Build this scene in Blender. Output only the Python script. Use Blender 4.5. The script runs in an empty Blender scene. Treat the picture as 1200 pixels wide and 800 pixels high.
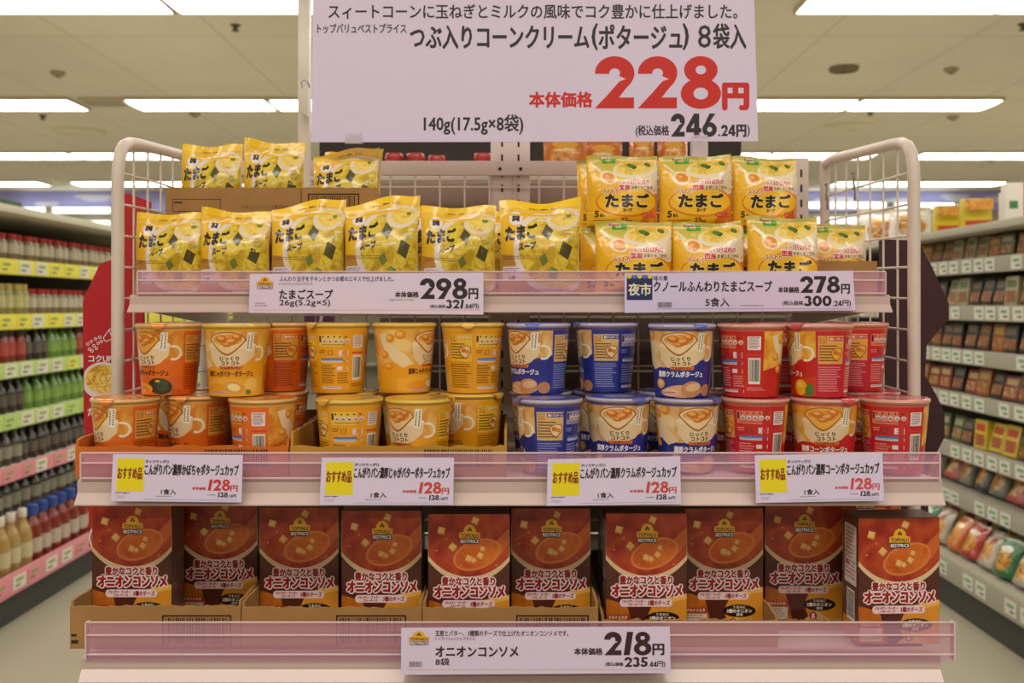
import bpy, bmesh, math, random
from mathutils import Vector
from mathutils.geometry import tessellate_polygon

sc = bpy.context.scene
COL = sc.collection
R = math.radians
# ---------------------------------------------------------------- camera, world, light, exposure
F = 1167.0            # focal length in pixels of the 1200x800 frame
HC = 1.25             # camera height
cam_d = bpy.data.cameras.new('camera')
cam_d.sensor_width = 36.0
cam_d.lens = 36.0 * F / 1200.0
cam_d.shift_y = -42.0 / 1200.0
cam_d.clip_start = 0.05
cam_d.dof.use_dof = True
cam_d.dof.focus_distance = 1.22
cam_d.dof.aperture_fstop = 7.0
cam = bpy.data.objects.new('camera', cam_d)
cam.location = (0, 0, HC)
cam.rotation_euler = (R(90), 0, 0)
COL.objects.link(cam)
sc.camera = cam

sc.view_settings.view_transform = 'Standard'
sc.view_settings.look = 'None'
sc.view_settings.gamma = 1.0
sc.view_settings.use_curve_mapping = False
sc.view_settings.exposure = -0.36

world = bpy.data.worlds.new('world')
sc.world = world
world.use_nodes = True
bg = world.node_tree.nodes['Background']
bg.inputs[0].default_value = (1.0, 0.93, 0.84, 1)
bg.inputs[1].default_value = 0.25

CEIL = 2.90
TUBE = 11.0            # strength of the visible ceiling panels
def ceiling_lamp(y, power, x=0.0, sx=7.0):
    l = bpy.data.lights.new('ceiling_lamp_row', 'AREA')
    l.shape = 'RECTANGLE'
    l.size, l.size_y = sx, 0.42
    l.energy = power
    l.color = (1.0, 0.93, 0.83)
    o = bpy.data.objects.new('ceiling_lamp_row', l)
    o.location = (x, y, CEIL - 0.03)
    COL.objects.link(o)
ceiling_lamp(2.70, 105)
ceiling_lamp(-0.10, 105)
ceiling_lamp(-2.90, 105)
ceiling_lamp(5.47, 40, .45, 2.0)       # rows that pass behind the price sign or run on outside the frame
ceiling_lamp(8.23, 40, .45, 2.0)
for sx_ in (-1, 1):
    ceiling_lamp(5.47, 75, sx_ * 5.3, 3.4)
    ceiling_lamp(8.23, 75, sx_ * 6.2, 3.0)

def P(px, py, d):
    return Vector(((px - 600.0) * d / F, d, HC - (py - 358.0) * d / F))

# ---------------------------------------------------------------- materials
def lin(hexs):
    h = hexs.lstrip('#')
    out = []
    for i in (0, 2, 4):
        c = int(h[i:i + 2], 16) / 255.0
        out.append(c / 12.92 if c <= 0.04045 else ((c + 0.055) / 1.055) ** 2.4)
    return (out[0], out[1], out[2], 1.0)

_mats = {}
def mat(name, hexs, rough=0.5, metal=0.0, coat=0.0, bump=None, var=0.0, vscale=8.0, spec=0.5):
    if name in _mats:
        return _mats[name]
    m = bpy.data.materials.new(name)
    m.use_nodes = True
    nt = m.node_tree
    b = nt.nodes['Principled BSDF']
    b.inputs['Base Color'].default_value = lin(hexs)
    b.inputs['Roughness'].default_value = rough
    b.inputs['Metallic'].default_value = metal
    b.inputs['Specular IOR Level'].default_value = spec
    if coat:
        b.inputs['Coat Weight'].default_value = coat
        b.inputs['Coat Roughness'].default_value = 0.12
    if bump or var:
        tc = nt.nodes.new('ShaderNodeTexCoord')
    if var:
        n = nt.nodes.new('ShaderNodeTexNoise')
        n.inputs['Scale'].default_value = vscale
        n.inputs['Detail'].default_value = 3
        nt.links.new(tc.outputs['Object'], n.inputs['Vector'])
        r = nt.nodes.new('ShaderNodeValToRGB')
        c = lin(hexs)
        r.color_ramp.elements[0].position = 0.3
        r.color_ramp.elements[1].position = 0.7
        r.color_ramp.elements[0].color = tuple(max(0, x * (1 - var)) for x in c[:3]) + (1,)
        r.color_ramp.elements[1].color = tuple(min(1, x * (1 + var)) for x in c[:3]) + (1,)
        nt.links.new(n.outputs[0], r.inputs[0])
        nt.links.new(r.outputs[0], b.inputs['Base Color'])
    if bump:
        n2 = nt.nodes.new('ShaderNodeTexNoise')
        n2.inputs['Scale'].default_value = bump[0]
        n2.inputs['Detail'].default_value = 2
        n2.inputs['Distortion'].default_value = 0.6
        nt.links.new(tc.outputs['Object'], n2.inputs['Vector'])
        bp = nt.nodes.new('ShaderNodeBump')
        bp.inputs['Strength'].default_value = bump[1]
        bp.inputs['Distance'].default_value = bump[2]
        nt.links.new(n2.outputs[0], bp.inputs['Height'])
        nt.links.new(bp.outputs[0], b.inputs['Normal'])
        if coat:
            nt.links.new(bp.outputs[0], b.inputs['Coat Normal'])
    _mats[name] = m
    return m

FIN = {'paper': dict(rough=0.55), 'carton': dict(rough=0.34, coat=0.15),
       'film': dict(rough=0.33, coat=0.6, bump=(34, 0.40, 0.004)),
       'cup': dict(rough=0.32, coat=0.5), 'flat': dict(rough=0.7, spec=0.25)}
def ink(hexs, fin='paper'):
    return mat('%s_ink_%s' % (fin, hexs.lstrip('#')), hexs, **FIN[fin])

def food(name, hexes, scale, fin='film', dist=0.8, detail=3):
    """printed food photograph: blotches of several colours"""
    key = name + '_' + fin
    if key in _mats:
        return _mats[key]
    m = mat(key, hexes[0], **FIN[fin])
    nt = m.node_tree
    b = nt.nodes['Principled BSDF']
    tc = nt.nodes.new('ShaderNodeTexCoord')
    n = nt.nodes.new('ShaderNodeTexNoise')
    n.inputs['Scale'].default_value = scale
    n.inputs['Detail'].default_value = detail
    n.inputs['Distortion'].default_value = dist
    nt.links.new(tc.outputs['Object'], n.inputs['Vector'])
    r = nt.nodes.new('ShaderNodeValToRGB')
    k = len(hexes)
    el = r.color_ramp.elements
    while len(el) < k:
        el.new(0.5)
    for i, h in enumerate(hexes):
        el[i].position = 0.32 + 0.36 * i / (k - 1)
        el[i].color = lin(h)
    nt.links.new(n.outputs[0], r.inputs[0])
    nt.links.new(r.outputs[0], b.inputs['Base Color'])
    return m

def emit(name, rgb, s):
    m = bpy.data.materials.new(name)
    m.use_nodes = True
    b = m.node_tree.nodes['Principled BSDF']
    b.inputs['Base Color'].default_value = (0.8, 0.8, 0.8, 1)
    b.inputs['Emission Color'].default_value = tuple(rgb) + (1,)
    b.inputs['Emission Strength'].default_value = s
    return m

def clear(name, tint, opac, rough=0.15, ribs=0.0):
    """thin clear plastic: transmission with a sheen"""
    m = bpy.data.materials.new(name)
    m.use_nodes = True
    nt = m.node_tree
    b = nt.nodes['Principled BSDF']
    b.inputs['Base Color'].default_value = lin(tint)
    b.inputs['Roughness'].default_value = rough
    b.inputs['Coat Weight'].default_value = 0.4
    tr = nt.nodes.new('ShaderNodeBsdfTransparent')
    tr.inputs[0].default_value = (0.97, 0.95, 0.97, 1)
    mx = nt.nodes.new('ShaderNodeMixShader')
    mx.inputs[0].default_value = opac
    nt.links.new(tr.outputs[0], mx.inputs[1])
    nt.links.new(b.outputs[0], mx.inputs[2])
    nt.links.new(mx.outputs[0], nt.nodes['Material Output'].inputs[0])
    if ribs:
        tc = nt.nodes.new('ShaderNodeTexCoord')
        w = nt.nodes.new('ShaderNodeTexNoise')
        mp = nt.nodes.new('ShaderNodeMapping')
        mp.inputs['Scale'].default_value = (2.0, 1.0, 120.0)
        w.inputs['Scale'].default_value = 1.0
        w.inputs['Detail'].default_value = 1.0
        nt.links.new(tc.outputs['Object'], mp.inputs[0])
        nt.links.new(mp.outputs[0], w.inputs['Vector'])
        mr = nt.nodes.new('ShaderNodeMapRange')
        mr.inputs['To Min'].default_value = opac - ribs
        mr.inputs['To Max'].default_value = opac + ribs
        nt.links.new(w.outputs[0], mr.inputs[0])
        nt.links.new(mr.outputs[0], mx.inputs[0])
    return m

# ---------------------------------------------------------------- mesh builder
class MB:
    def __init__(s):
        s.v, s.f, s.m, s.sm, s.mats = [], [], [], [], []
    def mi(s, m):
        if m not in s.mats:
            s.mats.append(m)
        return s.mats.index(m)
    def add(s, verts, faces, m, smooth=False):
        o = len(s.v)
        s.v += [tuple(x) for x in verts]
        i = s.mi(m)
        for f in faces:
            s.f.append(tuple(o + k for k in f))
            s.m.append(i)
            s.sm.append(smooth)
        return s
    def box(s, x0, x1, y0, y1, z0, z1, m, bev=0.0):
        if bev <= 0:
            V = [(x, y, z) for z in (z0, z1) for y in (y0, y1) for x in (x0, x1)]
            return s.add(V, [(0, 2, 3, 1), (4, 5, 7, 6), (0, 1, 5, 4), (2, 6, 7, 3), (0, 4, 6, 2), (1, 3, 7, 5)], m)
        bm = bmesh.new()
        bmesh.ops.create_cube(bm, size=1.0)
        for v in bm.verts:
            v.co = Vector(((x0 + x1) / 2 + v.co.x * (x1 - x0), (y0 + y1) / 2 + v.co.y * (y1 - y0), (z0 + z1) / 2 + v.co.z * (z1 - z0)))
        bmesh.ops.bevel(bm, geom=bm.edges[:], offset=bev, segments=2, affect='EDGES', profile=0.6)
        bm.verts.index_update()
        s.add([v.co for v in bm.verts], [[v.index for v in f.verts] for f in bm.faces], m, True)
        bm.free()
        return s
    def tube(s, pts, r, m, n=8):
        pts = [Vector(p) for p in pts]
        V, Fc = [], []
        up = Vector((0.37, 0.21, 0.9))
        prev = None
        for i, p in enumerate(pts):
            a = pts[max(0, i - 1)]
            b = pts[min(len(pts) - 1, i + 1)]
            t = (b - a).normalized()
            u = (prev - t * prev.dot(t)).normalized() if prev is not None else t.cross(up).normalized()
            prev = u
            w = t.cross(u)
            for k in range(n):
                q = 2 * math.pi * k / n
                V.append(p + u * (r * math.cos(q)) + w * (r * math.sin(q)))
        for i in range(len(pts) - 1):
            for k in range(n):
                k2 = (k + 1) % n
                Fc.append((i * n + k, i * n + k2, (i + 1) * n + k2, (i + 1) * n + k))
        Fc.append(tuple(range(n - 1, -1, -1)))
        L = (len(pts) - 1) * n
        Fc.append(tuple(L + k for k in range(n)))
        return s.add(V, Fc, m, True)
    def lathe(s, prof, m, n=28, c=(0, 0, 0)):
        V, Fc = [], []
        for r, z in prof:
            for k in range(n):
                q = 2 * math.pi * k / n
                V.append((c[0] + r * math.cos(q), c[1] + r * math.sin(q), c[2] + z))
        for i in range(len(prof) - 1):
            for k in range(n):
                k2 = (k + 1) % n
                Fc.append((i * n + k, i * n + k2, (i + 1) * n + k2, (i + 1) * n + k))
        if prof[0][0] > 1e-6:
            Fc.append(tuple(range(n - 1, -1, -1)))
        if prof[-1][0] > 1e-6:
            Fc.append(tuple((len(prof) - 1) * n + k for k in range(n)))
        return s.add(V, Fc, m, True)
    def prism(s, poly, y0, y1, m):
        """polygon in x,z extruded along y"""
        n = len(poly)
        V = [(x, y0, z) for x, z in poly] + [(x, y1, z) for x, z in poly]
        tris = tessellate_polygon([[Vector((x, z, 0)) for x, z in poly]])
        Fc = [tuple(t) for t in tris] + [tuple(n + k for k in t[::-1]) for t in tris]
        for i in range(n):
            j = (i + 1) % n
            Fc.append((i, n + i, n + j, j))
        return s.add(V, Fc, m)
    def extrude_x(s, prof, x0, x1, m):
        """profile in y,z extruded along x"""
        n = len(prof)
        V = [(x0, y, z) for y, z in prof] + [(x1, y, z) for y, z in prof]
        tris = tessellate_polygon([[Vector((y, z, 0)) for y, z in prof]])
        Fc = [tuple(t) for t in tris] + [tuple(n + k for k in t[::-1]) for t in tris]
        for i in range(n):
            j = (i + 1) % n
            Fc.append((i, n + i, n + j, j))
        return s.add(V, Fc, m)
    def build(s, name, parent=None):
        me = bpy.data.meshes.new(name)
        me.from_pydata(s.v, [], s.f)
        for m in s.mats:
            me.materials.append(m)
        me.polygons.foreach_set('material_index', s.m)
        me.polygons.foreach_set('use_smooth', s.sm)
        bm = bmesh.new()
        bm.from_mesh(me)
        bmesh.ops.recalc_face_normals(bm, faces=[f for f in bm.faces if not f.smooth and len(s.mats) and False])
        bm.to_mesh(me)
        bm.free()
        me.update()
        if any(s.sm):
            me.set_sharp_from_angle(angle=R(38))
        o = bpy.data.objects.new(name, me)
        COL.objects.link(o)
        if parent is not None:
            o.parent = parent
        return o

def tag(o, label, cat, group=None, kind=None):
    o['label'] = label
    o['category'] = cat
    if group:
        o['group'] = group
    if kind:
        o['kind'] = kind
    return o
def thing(name, label, cat, loc=(0, 0, 0), rz=0.0, group=None):
    o = bpy.data.objects.new(name, None)
    o.empty_display_size = 0.03
    COL.objects.link(o)
    o.location = loc
    o.rotation_euler = (0, 0, rz)
    return tag(o, label, cat, group)
def struct(name, mb):
    o = mb.build(name)
    o['kind'] = 'structure'
    return o
def dup(o, label=None, group=None, loc=None, rot=None, scale=None):
    c = o.copy()
    COL.objects.link(c)
    if label:
        c['label'] = label
    if group:
        c['group'] = group
    if loc is not None:
        c.location = loc
    if rot is not None:
        c.rotation_euler = rot
    if scale is not None:
        c.scale = scale
    for ch in list(o.children):
        k = ch.copy()
        COL.objects.link(k)
        k.parent = c
        for g in list(ch.children):
            q = g.copy()
            COL.objects.link(q)
            q.parent = k
    return c

# ---------------------------------------------------------------- flat artwork (print, lettering)
_txt = {}
def text_mesh(body, spacing=1.0):
    k = (body, spacing)
    if k in _txt:
        return _txt[k]
    c = bpy.data.curves.new('lettering', 'FONT')
    c.body = body
    c.resolution_u = 2
    c.space_character = spacing
    o = bpy.data.objects.new('lettering', c)
    COL.objects.link(o)
    bpy.context.view_layer.update()
    me = bpy.data.meshes.new_from_object(o.evaluated_get(bpy.context.evaluated_depsgraph_get()))
    V = [(v.co.x, v.co.y) for v in me.vertices]
    Fc = [tuple(p.vertices) for p in me.polygons]
    bpy.data.objects.remove(o)
    bpy.data.curves.remove(c)
    bpy.data.meshes.remove(me)
    xs = [v[0] for v in V]
    ys = [v[1] for v in V]
    x0, x1, y0, y1 = min(xs), max(xs), min(ys), max(ys)
    if y1 - y0 < 0.25:      # e.g. a lone dash
        y0, y1 = -0.1, 0.75
    V = [((x - x0) / (x1 - x0), 1 - (y - y0) / (y1 - y0)) for x, y in V]
    _txt[k] = (V, Fc)
    return _txt[k]

def arc(cx, cy, rx, ry, a0, a1, n=18):
    return [(cx + rx * math.cos(R(a0 + (a1 - a0) * i / n)), cy + ry * math.sin(R(a0 + (a1 - a0) * i / n))) for i in range(n + 1)]
def stroke_poly(pts, w):
    pts = [Vector(p) for p in pts]
    L, Rr = [], []
    for i, p in enumerate(pts):
        a = pts[max(0, i - 1)]
        b = pts[min(len(pts) - 1, i + 1)]
        t = (b - a).normalized()
        n = Vector((-t.y, t.x))
        ww = w[i] if isinstance(w, (list, tuple)) else w
        L.append(tuple(p + n * ww / 2))
        Rr.append(tuple(p - n * ww / 2))
    quads = []
    for i in range(len(pts) - 1):
        quads.append([L[i], L[i + 1], Rr[i + 1], Rr[i]])
    return quads
def ring_polys(cx, cy, rx, ry, ix, iy, n=28):
    q = []
    for i in range(n):
        a, b = 2 * math.pi * i / n, 2 * math.pi * (i + 1) / n
        q.append([(cx + rx * math.cos(a), cy + ry * math.sin(a)), (cx + rx * math.cos(b), cy + ry * math.sin(b)),
                  (cx + ix * math.cos(b), cy + iy * math.sin(b)), (cx + ix * math.cos(a), cy + iy * math.sin(a))])
    return q
def digit_polys(ch):
    """heavy geometric numerals, y up, height 1; returns (polys, width)"""
    if ch == '0':
        return ring_polys(.34, .5, .34, .51, .12, .27), .68
    if ch == '1':
        return [[(.02, 0), (.25, 0), (.38, 1), (.15, 1)]], .36
    if ch == '2':
        q = stroke_poly(arc(.325, .68, .205, .205, 185, -32, 20) , .235)
        q += [[(.58, .68 - .19), (.40, .50), (0, 0), (.36, .16)], [(.40, .52), (.60, .60), (.60, .50), (.30, .12), (.02, 0)]]
        q += [[(0, 0), (.64, 0), (.64, .21), (.18, .21)]]
        return q, .66
    if ch == '3':
        q = stroke_poly(arc(.28, .73, .16, .16, 165, -75, 16), .22) + stroke_poly(arc(.28, .29, .19, .18, 80, -170, 20), .23)
        return q, .60
    if ch == '4':
        return [[(.36, 0), (.60, 0), (.60, 1), (.36, 1)], [(0, .18), (.70, .18), (.70, .37), (0, .37)],
                [(0, .37), (.22, .37), (.60, 1), (.36, 1)]], .70
    if ch == '5':
        return [[(.10, .80), (.58, .80), (.58, 1), (.10, 1)], [(.06, .46), (.27, .46), (.32, 1), (.12, 1)]] + \
            stroke_poly(arc(.28, .32, .21, .21, 128, -165, 20), .22), .60
    if ch in '69':
        q = ring_polys(.33, .31, .33, .32, .115, .115) + [[(.03, .40), (.24, .50), (.60, 1), (.32, 1)]]
        if ch == '9':
            q = [[(.66 - x, 1 - y) for x, y in p] for p in q]
        return q, .66
    if ch == '7':
        return [[(0, .79), (.60, .79), (.60, 1), (0, 1)], [(.08, 0), (.33, 0), (.60, .84), (.35, .84)]], .60
    if ch == '8':
        return ring_polys(.33, .74, .275, .265, .085, .085) + ring_polys(.33, .285, .33, .295, .12, .115), .66
    if ch == '.':
        return [[(.03, 0), (.2, 0), (.2, .17), (.03, .17)]], .24
    return [], .3

class Art:
    """flat coloured shapes; x right, y down, later shapes lie on top of earlier ones"""
    def __init__(s, fin='paper', asp=1.0):
        s.fin = fin
        s.asp = asp       # size of one x unit measured in y units
        s.items = []      # verts, faces, material, layer, bbox
    def col(s, c):
        return ink(c, s.fin) if isinstance(c, str) else c
    def put(s, V, Fc, c, micro=False, layer=None):
        xs = [v[0] for v in V]
        ys = [v[1] for v in V]
        bb = (min(xs), min(ys), max(xs), max(ys))
        if layer is None:
            layer = 0
            for it in s.items:
                b = it[4]
                if b[0] < bb[2] and b[2] > bb[0] and b[1] < bb[3] and b[3] > bb[1]:
                    layer = max(layer, it[3] + 1)
        s.items.append((V, Fc, s.col(c), layer, bb))
        return layer
    def poly(s, pts, c, layer=None):
        pts = [tuple(p) for p in pts]
        tr = tessellate_polygon([[Vector((p[0], p[1], 0)) for p in pts]])
        return s.put(pts, [tuple(t) for t in tr], c, layer=layer)
    def polys(s, lst, c, layer=None):
        V, Fc, mic = [], [], []
        for j, p in enumerate(lst):
            o = len(V)
            V += [tuple(q) for q in p]
            mic += [(j % 24) * 1.0e-6] * len(p)
            tr = tessellate_polygon([[Vector((q[0], q[1], 0)) for q in p]])
            Fc += [tuple(o + k for k in t) for t in tr]
        l = s.put(V, Fc, c, layer=layer)
        s.items[-1] = s.items[-1] + (mic,)
        return l
    def rect(s, x0, y0, x1, y1, c, rot=0):
        pts = [(x0, y0), (x1, y0), (x1, y1), (x0, y1)]
        if rot:
            cx, cy = (x0 + x1) / 2, (y0 + y1) / 2
            ca, sa = math.cos(R(rot)), math.sin(R(rot))
            pts = [(cx + (x - cx) * ca - (y - cy) * sa, cy + (x - cx) * sa + (y - cy) * ca) for x, y in pts]
        return s.poly(pts, c)
    def rrect(s, x0, y0, x1, y1, r, c):
        p = arc(x1 - r, y1 - r, r, r, 0, 90, 5) + arc(x0 + r, y1 - r, r, r, 90, 180, 5) + arc(x0 + r, y0 + r, r, r, 180, 270, 5) + arc(x1 - r, y0 + r, r, r, 270, 360, 5)
        return s.poly(p, c)
    def ell(s, cx, cy, rx, ry, c, rot=0, clip=None, n=36):
        ca, sa = math.cos(R(rot)), math.sin(R(rot))
        p = []
        for i in range(n):
            a = 2 * math.pi * i / n
            x, y = rx * math.cos(a), ry / s.asp * math.sin(a)
            x, y = cx + x * ca - y * sa, cy + (x * sa + y * ca) * s.asp
            if clip:
                x = min(max(x, clip[0]), clip[2])
                y = min(max(y, clip[1]), clip[3])
            p.append((x, y))
        return s.poly(p, c)
    def ring(s, cx, cy, rx, ry, w, c, a0=0, a1=360, n=30):
        return s.stroke(arc(cx, cy, rx, ry, a0, a1, n), w, c)
    def stroke(s, pts, w, c):
        k = s.asp
        return s.polys([[(x, y * k) for x, y in p] for p in stroke_poly([(x, y / k) for x, y in pts], w)], c)
    def text(s, body, x0, y0, x1, y1, c, bold=0.0, halo=None, hw=0.0, slope=0.0, shear=0.0, vertical=False):
        """lettering fitted to the box; bold is stroke growth in art units"""
        V, Fc = text_mesh(body)
        B = [(x0 + u * (x1 - x0) + shear * (1 - v), y0 + v * (y1 - y0) - slope * u) for u, v in V]
        def many(r, k):
            VV, FF = list(B), list(Fc)
            for i in range(k):
                a = 2 * math.pi * i / k
                o = len(VV)
                VV += [(x + r * math.cos(a), y + r * s.asp * math.sin(a)) for x, y in B]
                FF += [tuple(o + j for j in f) for f in Fc]
            return VV, FF, len(B)
        if halo:
            h = many(bold + hw, 10)
            s.put(h[0], h[1], halo)
            s.items[-1] = s.items[-1] + (h[2],)
        t = many(bold, 6 if bold else 0)
        s.put(t[0], t[1], c)
        s.items[-1] = s.items[-1] + (t[2],)
    def nums(s, body, x0, y0, x1, y1, c, gap=0.04):
        pl, w = [], 0.0
        for ch in body:
            q, cw = digit_polys(ch)
            pl += [[(w + x, y) for x, y in p] for p in q]
            w += cw + gap
        w -= gap
        s.polys([[(x0 + x / w * (x1 - x0), y1 - y * (y1 - y0)) for x, y in p] for p in pl], c)
    def bars(s, x0, y0, x1, y1, seed=1, c='#2a2220', pad='#e8e2da'):
        rnd = random.Random(seed)
        if pad:
            s.rect(x0, y0, x1, y1, pad)
        m = (x1 - x0) * 0.08
        x = x0 + m
        q = []
        u = (x1 - x0 - 2 * m) / 38.0
        while x < x1 - m:
            w = u * rnd.choice((0.6, 0.6, 1.1, 1.6))
            q.append([(x, y0 + (y1 - y0) * .06), (min(x + w, x1 - m), y0 + (y1 - y0) * .06), (min(x + w, x1 - m), y1 - (y1 - y0) * .1), (x, y1 - (y1 - y0) * .1)])
            x += w + u * rnd.choice((0.6, 0.9, 1.3))
        s.polys(q, c)
    def lines(s, x0, y0, x1, y1, n, c, seed=3, fill=0.55):
        """rows of print too small to read: fine dashes"""
        rnd = random.Random(seed)
        q = []
        lh = (y1 - y0) / n
        for i in range(n):
            x = x0
            yy = y0 + lh * i
            end = x1 - (x1 - x0) * rnd.random() * 0.25
            while x < end:
                w = lh * rnd.uniform(0.35, 0.8)
                h = lh * fill * rnd.uniform(0.6, 1)
                q.append([(x, yy), (min(x + w, end), yy), (min(x + w, end), yy + h), (x, yy + h)])
                x += w + lh * rnd.uniform(0.15, 0.4)
        s.polys(q, c)
    def emblem(s, x0, y0, x1, y1):
        """yellow house-brand emblem with a black strip"""
        w, h = x1 - x0, y1 - y0
        cx = (x0 + x1) / 2
        yb = y0 + h * .70
        y = '#e2ab2c'
        s.poly([(x0, yb), (x0, yb - h * .28), (x0 + w * .2, yb - h * .34)] + arc(cx, yb - h * .34, w * .3, h * .38, 180, 360, 12) + [(x1 - w * .2, yb - h * .34), (x1, yb - h * .28), (x1, yb)], y)
        s.ell(cx, y0 + h * .17, w * .05, h * .06, '#3a2a12')
        s.ell(cx - w * .06, y0 + h * .27, w * .05, h * .06, '#3a2a12')
        s.ell(cx + w * .06, y0 + h * .27, w * .05, h * .06, '#3a2a12')
        s.text('TOPVALU', x0 + w * .08, yb - h * .23, x1 - w * .08, yb - h * .04, '#4a3312', bold=w * .006)
        s.rect(x0 + w * .04, yb + h * .03, x1 - w * .04, y1, '#20181c')
        s.text('BESTPRICE', x0 + w * .07, yb + h * .07, x1 - w * .07, y1 - h * .05, '#ece6f2', bold=w * .005)
    def emit(s, mb, fmap, cutu=None, cutv=None, base=1.5e-4, step=4e-5, smooth=False):
        """cut the shapes on a grid, bend them onto a surface with fmap(u, v, h)"""
        bm = bmesh.new()
        for it in s.items:
            V, Fc, m, ly = it[0], it[1], it[2], it[3]
            i = mb.mi(m)
            nb = it[5] if len(it) > 5 else 0
            vs = []
            for k, (x, y) in enumerate(V):
                h = base + step * ly
                if isinstance(nb, list):
                    h += nb[k]
                elif nb:
                    h += 2.0e-6 * (k // nb)
                vs.append(bm.verts.new((x, y, h * 1000.0)))
            for f in Fc:
                try:
                    fc = bm.faces.new([vs[k] for k in f])
                    fc.material_index = i
                except ValueError:
                    pass
        def cut(axis, vals):
            for c in vals:
                co = Vector((c, 0, 0)) if axis == 0 else Vector((0, c, 0))
                no = Vector((1, 0, 0)) if axis == 0 else Vector((0, 1, 0))
                bmesh.ops.bisect_plane(bm, geom=bm.verts[:] + bm.edges[:] + bm.faces[:], dist=1e-7, plane_co=co, plane_no=no)
        if cutu:
            cut(0, cutu)
        if cutv:
            cut(1, cutv)
        bm.verts.index_update()
        o = len(mb.v)
        for v in bm.verts:
            mb.v.append(tuple(fmap(v.co.x, v.co.y, v.co.z / 1000.0)))
        for f in bm.faces:
            ids = [o + v.index for v in f.verts]
            if f.normal.z > 0:        # y runs down: keep the printed side outward
                ids.reverse()
            mb.f.append(tuple(ids))
            mb.m.append(f.material_index)
            mb.sm.append(smooth)
        bm.free()
        return mb

def quad_map(tl, tr, bl, br, w, h):
    """flat artwork of size w x h onto the plane quad; offset towards the viewer"""
    tl, tr, bl, br = map(Vector, (tl, tr, bl, br))
    n = (bl - tl).cross(tr - tl).normalized()
    def f(x, y, o):
        u, v = x / w, y / h
        return (tl * (1 - u) + tr * u) * (1 - v) + (bl * (1 - u) + br * u) * v + n * o
    return f

# ---------------------------------------------------------------- common materials
STEEL = mat('white_painted_steel', '#d2c4bc', 0.42, var=0.03)
STEEL2 = mat('white_painted_wire', '#d9cdc2', 0.4)
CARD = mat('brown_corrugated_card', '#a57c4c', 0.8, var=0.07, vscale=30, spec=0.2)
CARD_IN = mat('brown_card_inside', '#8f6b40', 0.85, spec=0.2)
WHITE = mat('lavender_card', '#dacfee', 0.6)
PLASTIC = clear('clear_plastic_pink_reflection', '#dba6c4', 0.32, 0.16, 0.12)  # colourless rail plastic; the even pink tint is a reflection put into the colour
PLASTIC_EDGE = clear('plastic_rib_pink_reflection', '#ecd4dc', 0.75, 0.2)  # same pink reflection, tinted paler into the ribs and rail ends
LIP = mat('rail_lip_plastic', '#c6b0ac', 0.3, coat=0.3)
DARK = mat('added_dark_panel', '#2c2524', 0.7)
#SECTION: setting
# ---------------------------------------------------------------- the setting
m_floor = mat('pale_floor_tile', '#aca592', 0.3, var=0.05, vscale=1.2)
nt = m_floor.node_tree
m_ceil = mat('cream_ceiling_board', '#f0e7d4', 0.85, var=0.02, vscale=2, spec=0.1)
m_wall = mat('cream_wall_paint', '#d2c6b0', 0.8)
struct('floor', MB().box(-8, 8, -6, 14.4, -0.06, 0.0, m_floor))
mbc = MB().box(-8, 8, -6, 14.4, CEIL, CEIL + 0.08, m_ceil)
m_seam = mat('ceiling_joint', '#dcd3c0', 0.9)
k = -7.3
while k < 7.5:
    mbc.box(k - 0.006, k + 0.006, -6, 14.4, CEIL - 0.0012, CEIL, m_seam)
    k += 0.92
k = -5.0
while k < 14:
    mbc.box(-8, 8, k - 0.006, k + 0.006, CEIL - 0.0010, CEIL, m_seam)
    k += 1.85
struct('ceiling', mbc)
struct('wall_far', MB().box(-8, 8, 14.4, 14.5, 0, CEIL, m_wall))
struct('wall_near', MB().box(-8, 8, -6.1, -6, 0, CEIL, m_wall))
struct('wall_left', MB().box(-8.1, -8, -6, 14.5, 0, CEIL, m_wall))
struct('wall_right', MB().box(8, 8.1, -6, 14.5, 0, CEIL, m_wall))
# lavender frieze with pale cloud shapes high on the far wall
m_lav = mat('lavender_frieze_paint', '#a4a2de', 0.6, var=0.12, vscale=0.8)
m_cloud = mat('frieze_cloud_white', '#d9d8ee', 0.6)
fz = MB().box(-7.9, 7.9, 14.30, 14.398, HC + 1.36, CEIL - 0.005, m_lav)
rnd = random.Random(4)
x = -7.4
while x < 7.4:
    w = rnd.uniform(0.25, 0.6)
    zc = HC + rnd.uniform(1.44, 1.58)
    poly = []
    for i in range(14):
        a = 2 * math.pi * i / 14
        r = 1 + 0.22 * math.sin(3 * a + x)
        poly.append((x + w * .55 * r * math.cos(a), zc + 0.05 * r * math.sin(a)))
    fz.prism(poly, 14.292, 14.300, m_cloud)
    x += w + rnd.uniform(0.2, 0.7)
o = fz.build('trim_1')
o['kind'] = 'structure'
# ceiling lights that the photograph shows
m_diff = emit('lit_diffuser', (0.93, 1.0, 0.96), TUBE)
m_frame = mat('light_frame', '#d8cdb4', 0.5)
def ceiling_light(x, y, label, group=None):
    L, D = 1.10, 0.42
    t = thing('ceiling_light', label, 'ceiling light', (x, y, CEIL - 0.03), 0, group)
    mb = MB()
    mb.box(-L / 2 - .012, L / 2 + .012, -D / 2 - .014, -D / 2, 0.0, .0299, m_frame)
    mb.box(-L / 2 - .012, L / 2 + .012, D / 2, D / 2 + .014, 0.0, .0299, m_frame)
    mb.box(-L / 2 - .012, -L / 2, -D / 2, D / 2, 0.0, .0299, m_frame)
    mb.box(L / 2, L / 2 + .012, -D / 2, D / 2, 0.0, .0299, m_frame)
    mb.build('frame', t)
    d = MB()
    d.extrude_x([(-D / 2, .024), (-D / 2, .004), (-D / 4, -.004), (0, -.006), (D / 4, -.004), (D / 2, .004), (D / 2, .024)], -L / 2, L / 2, m_diff)
    d.build('diffuser', t)
    return t
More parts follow.
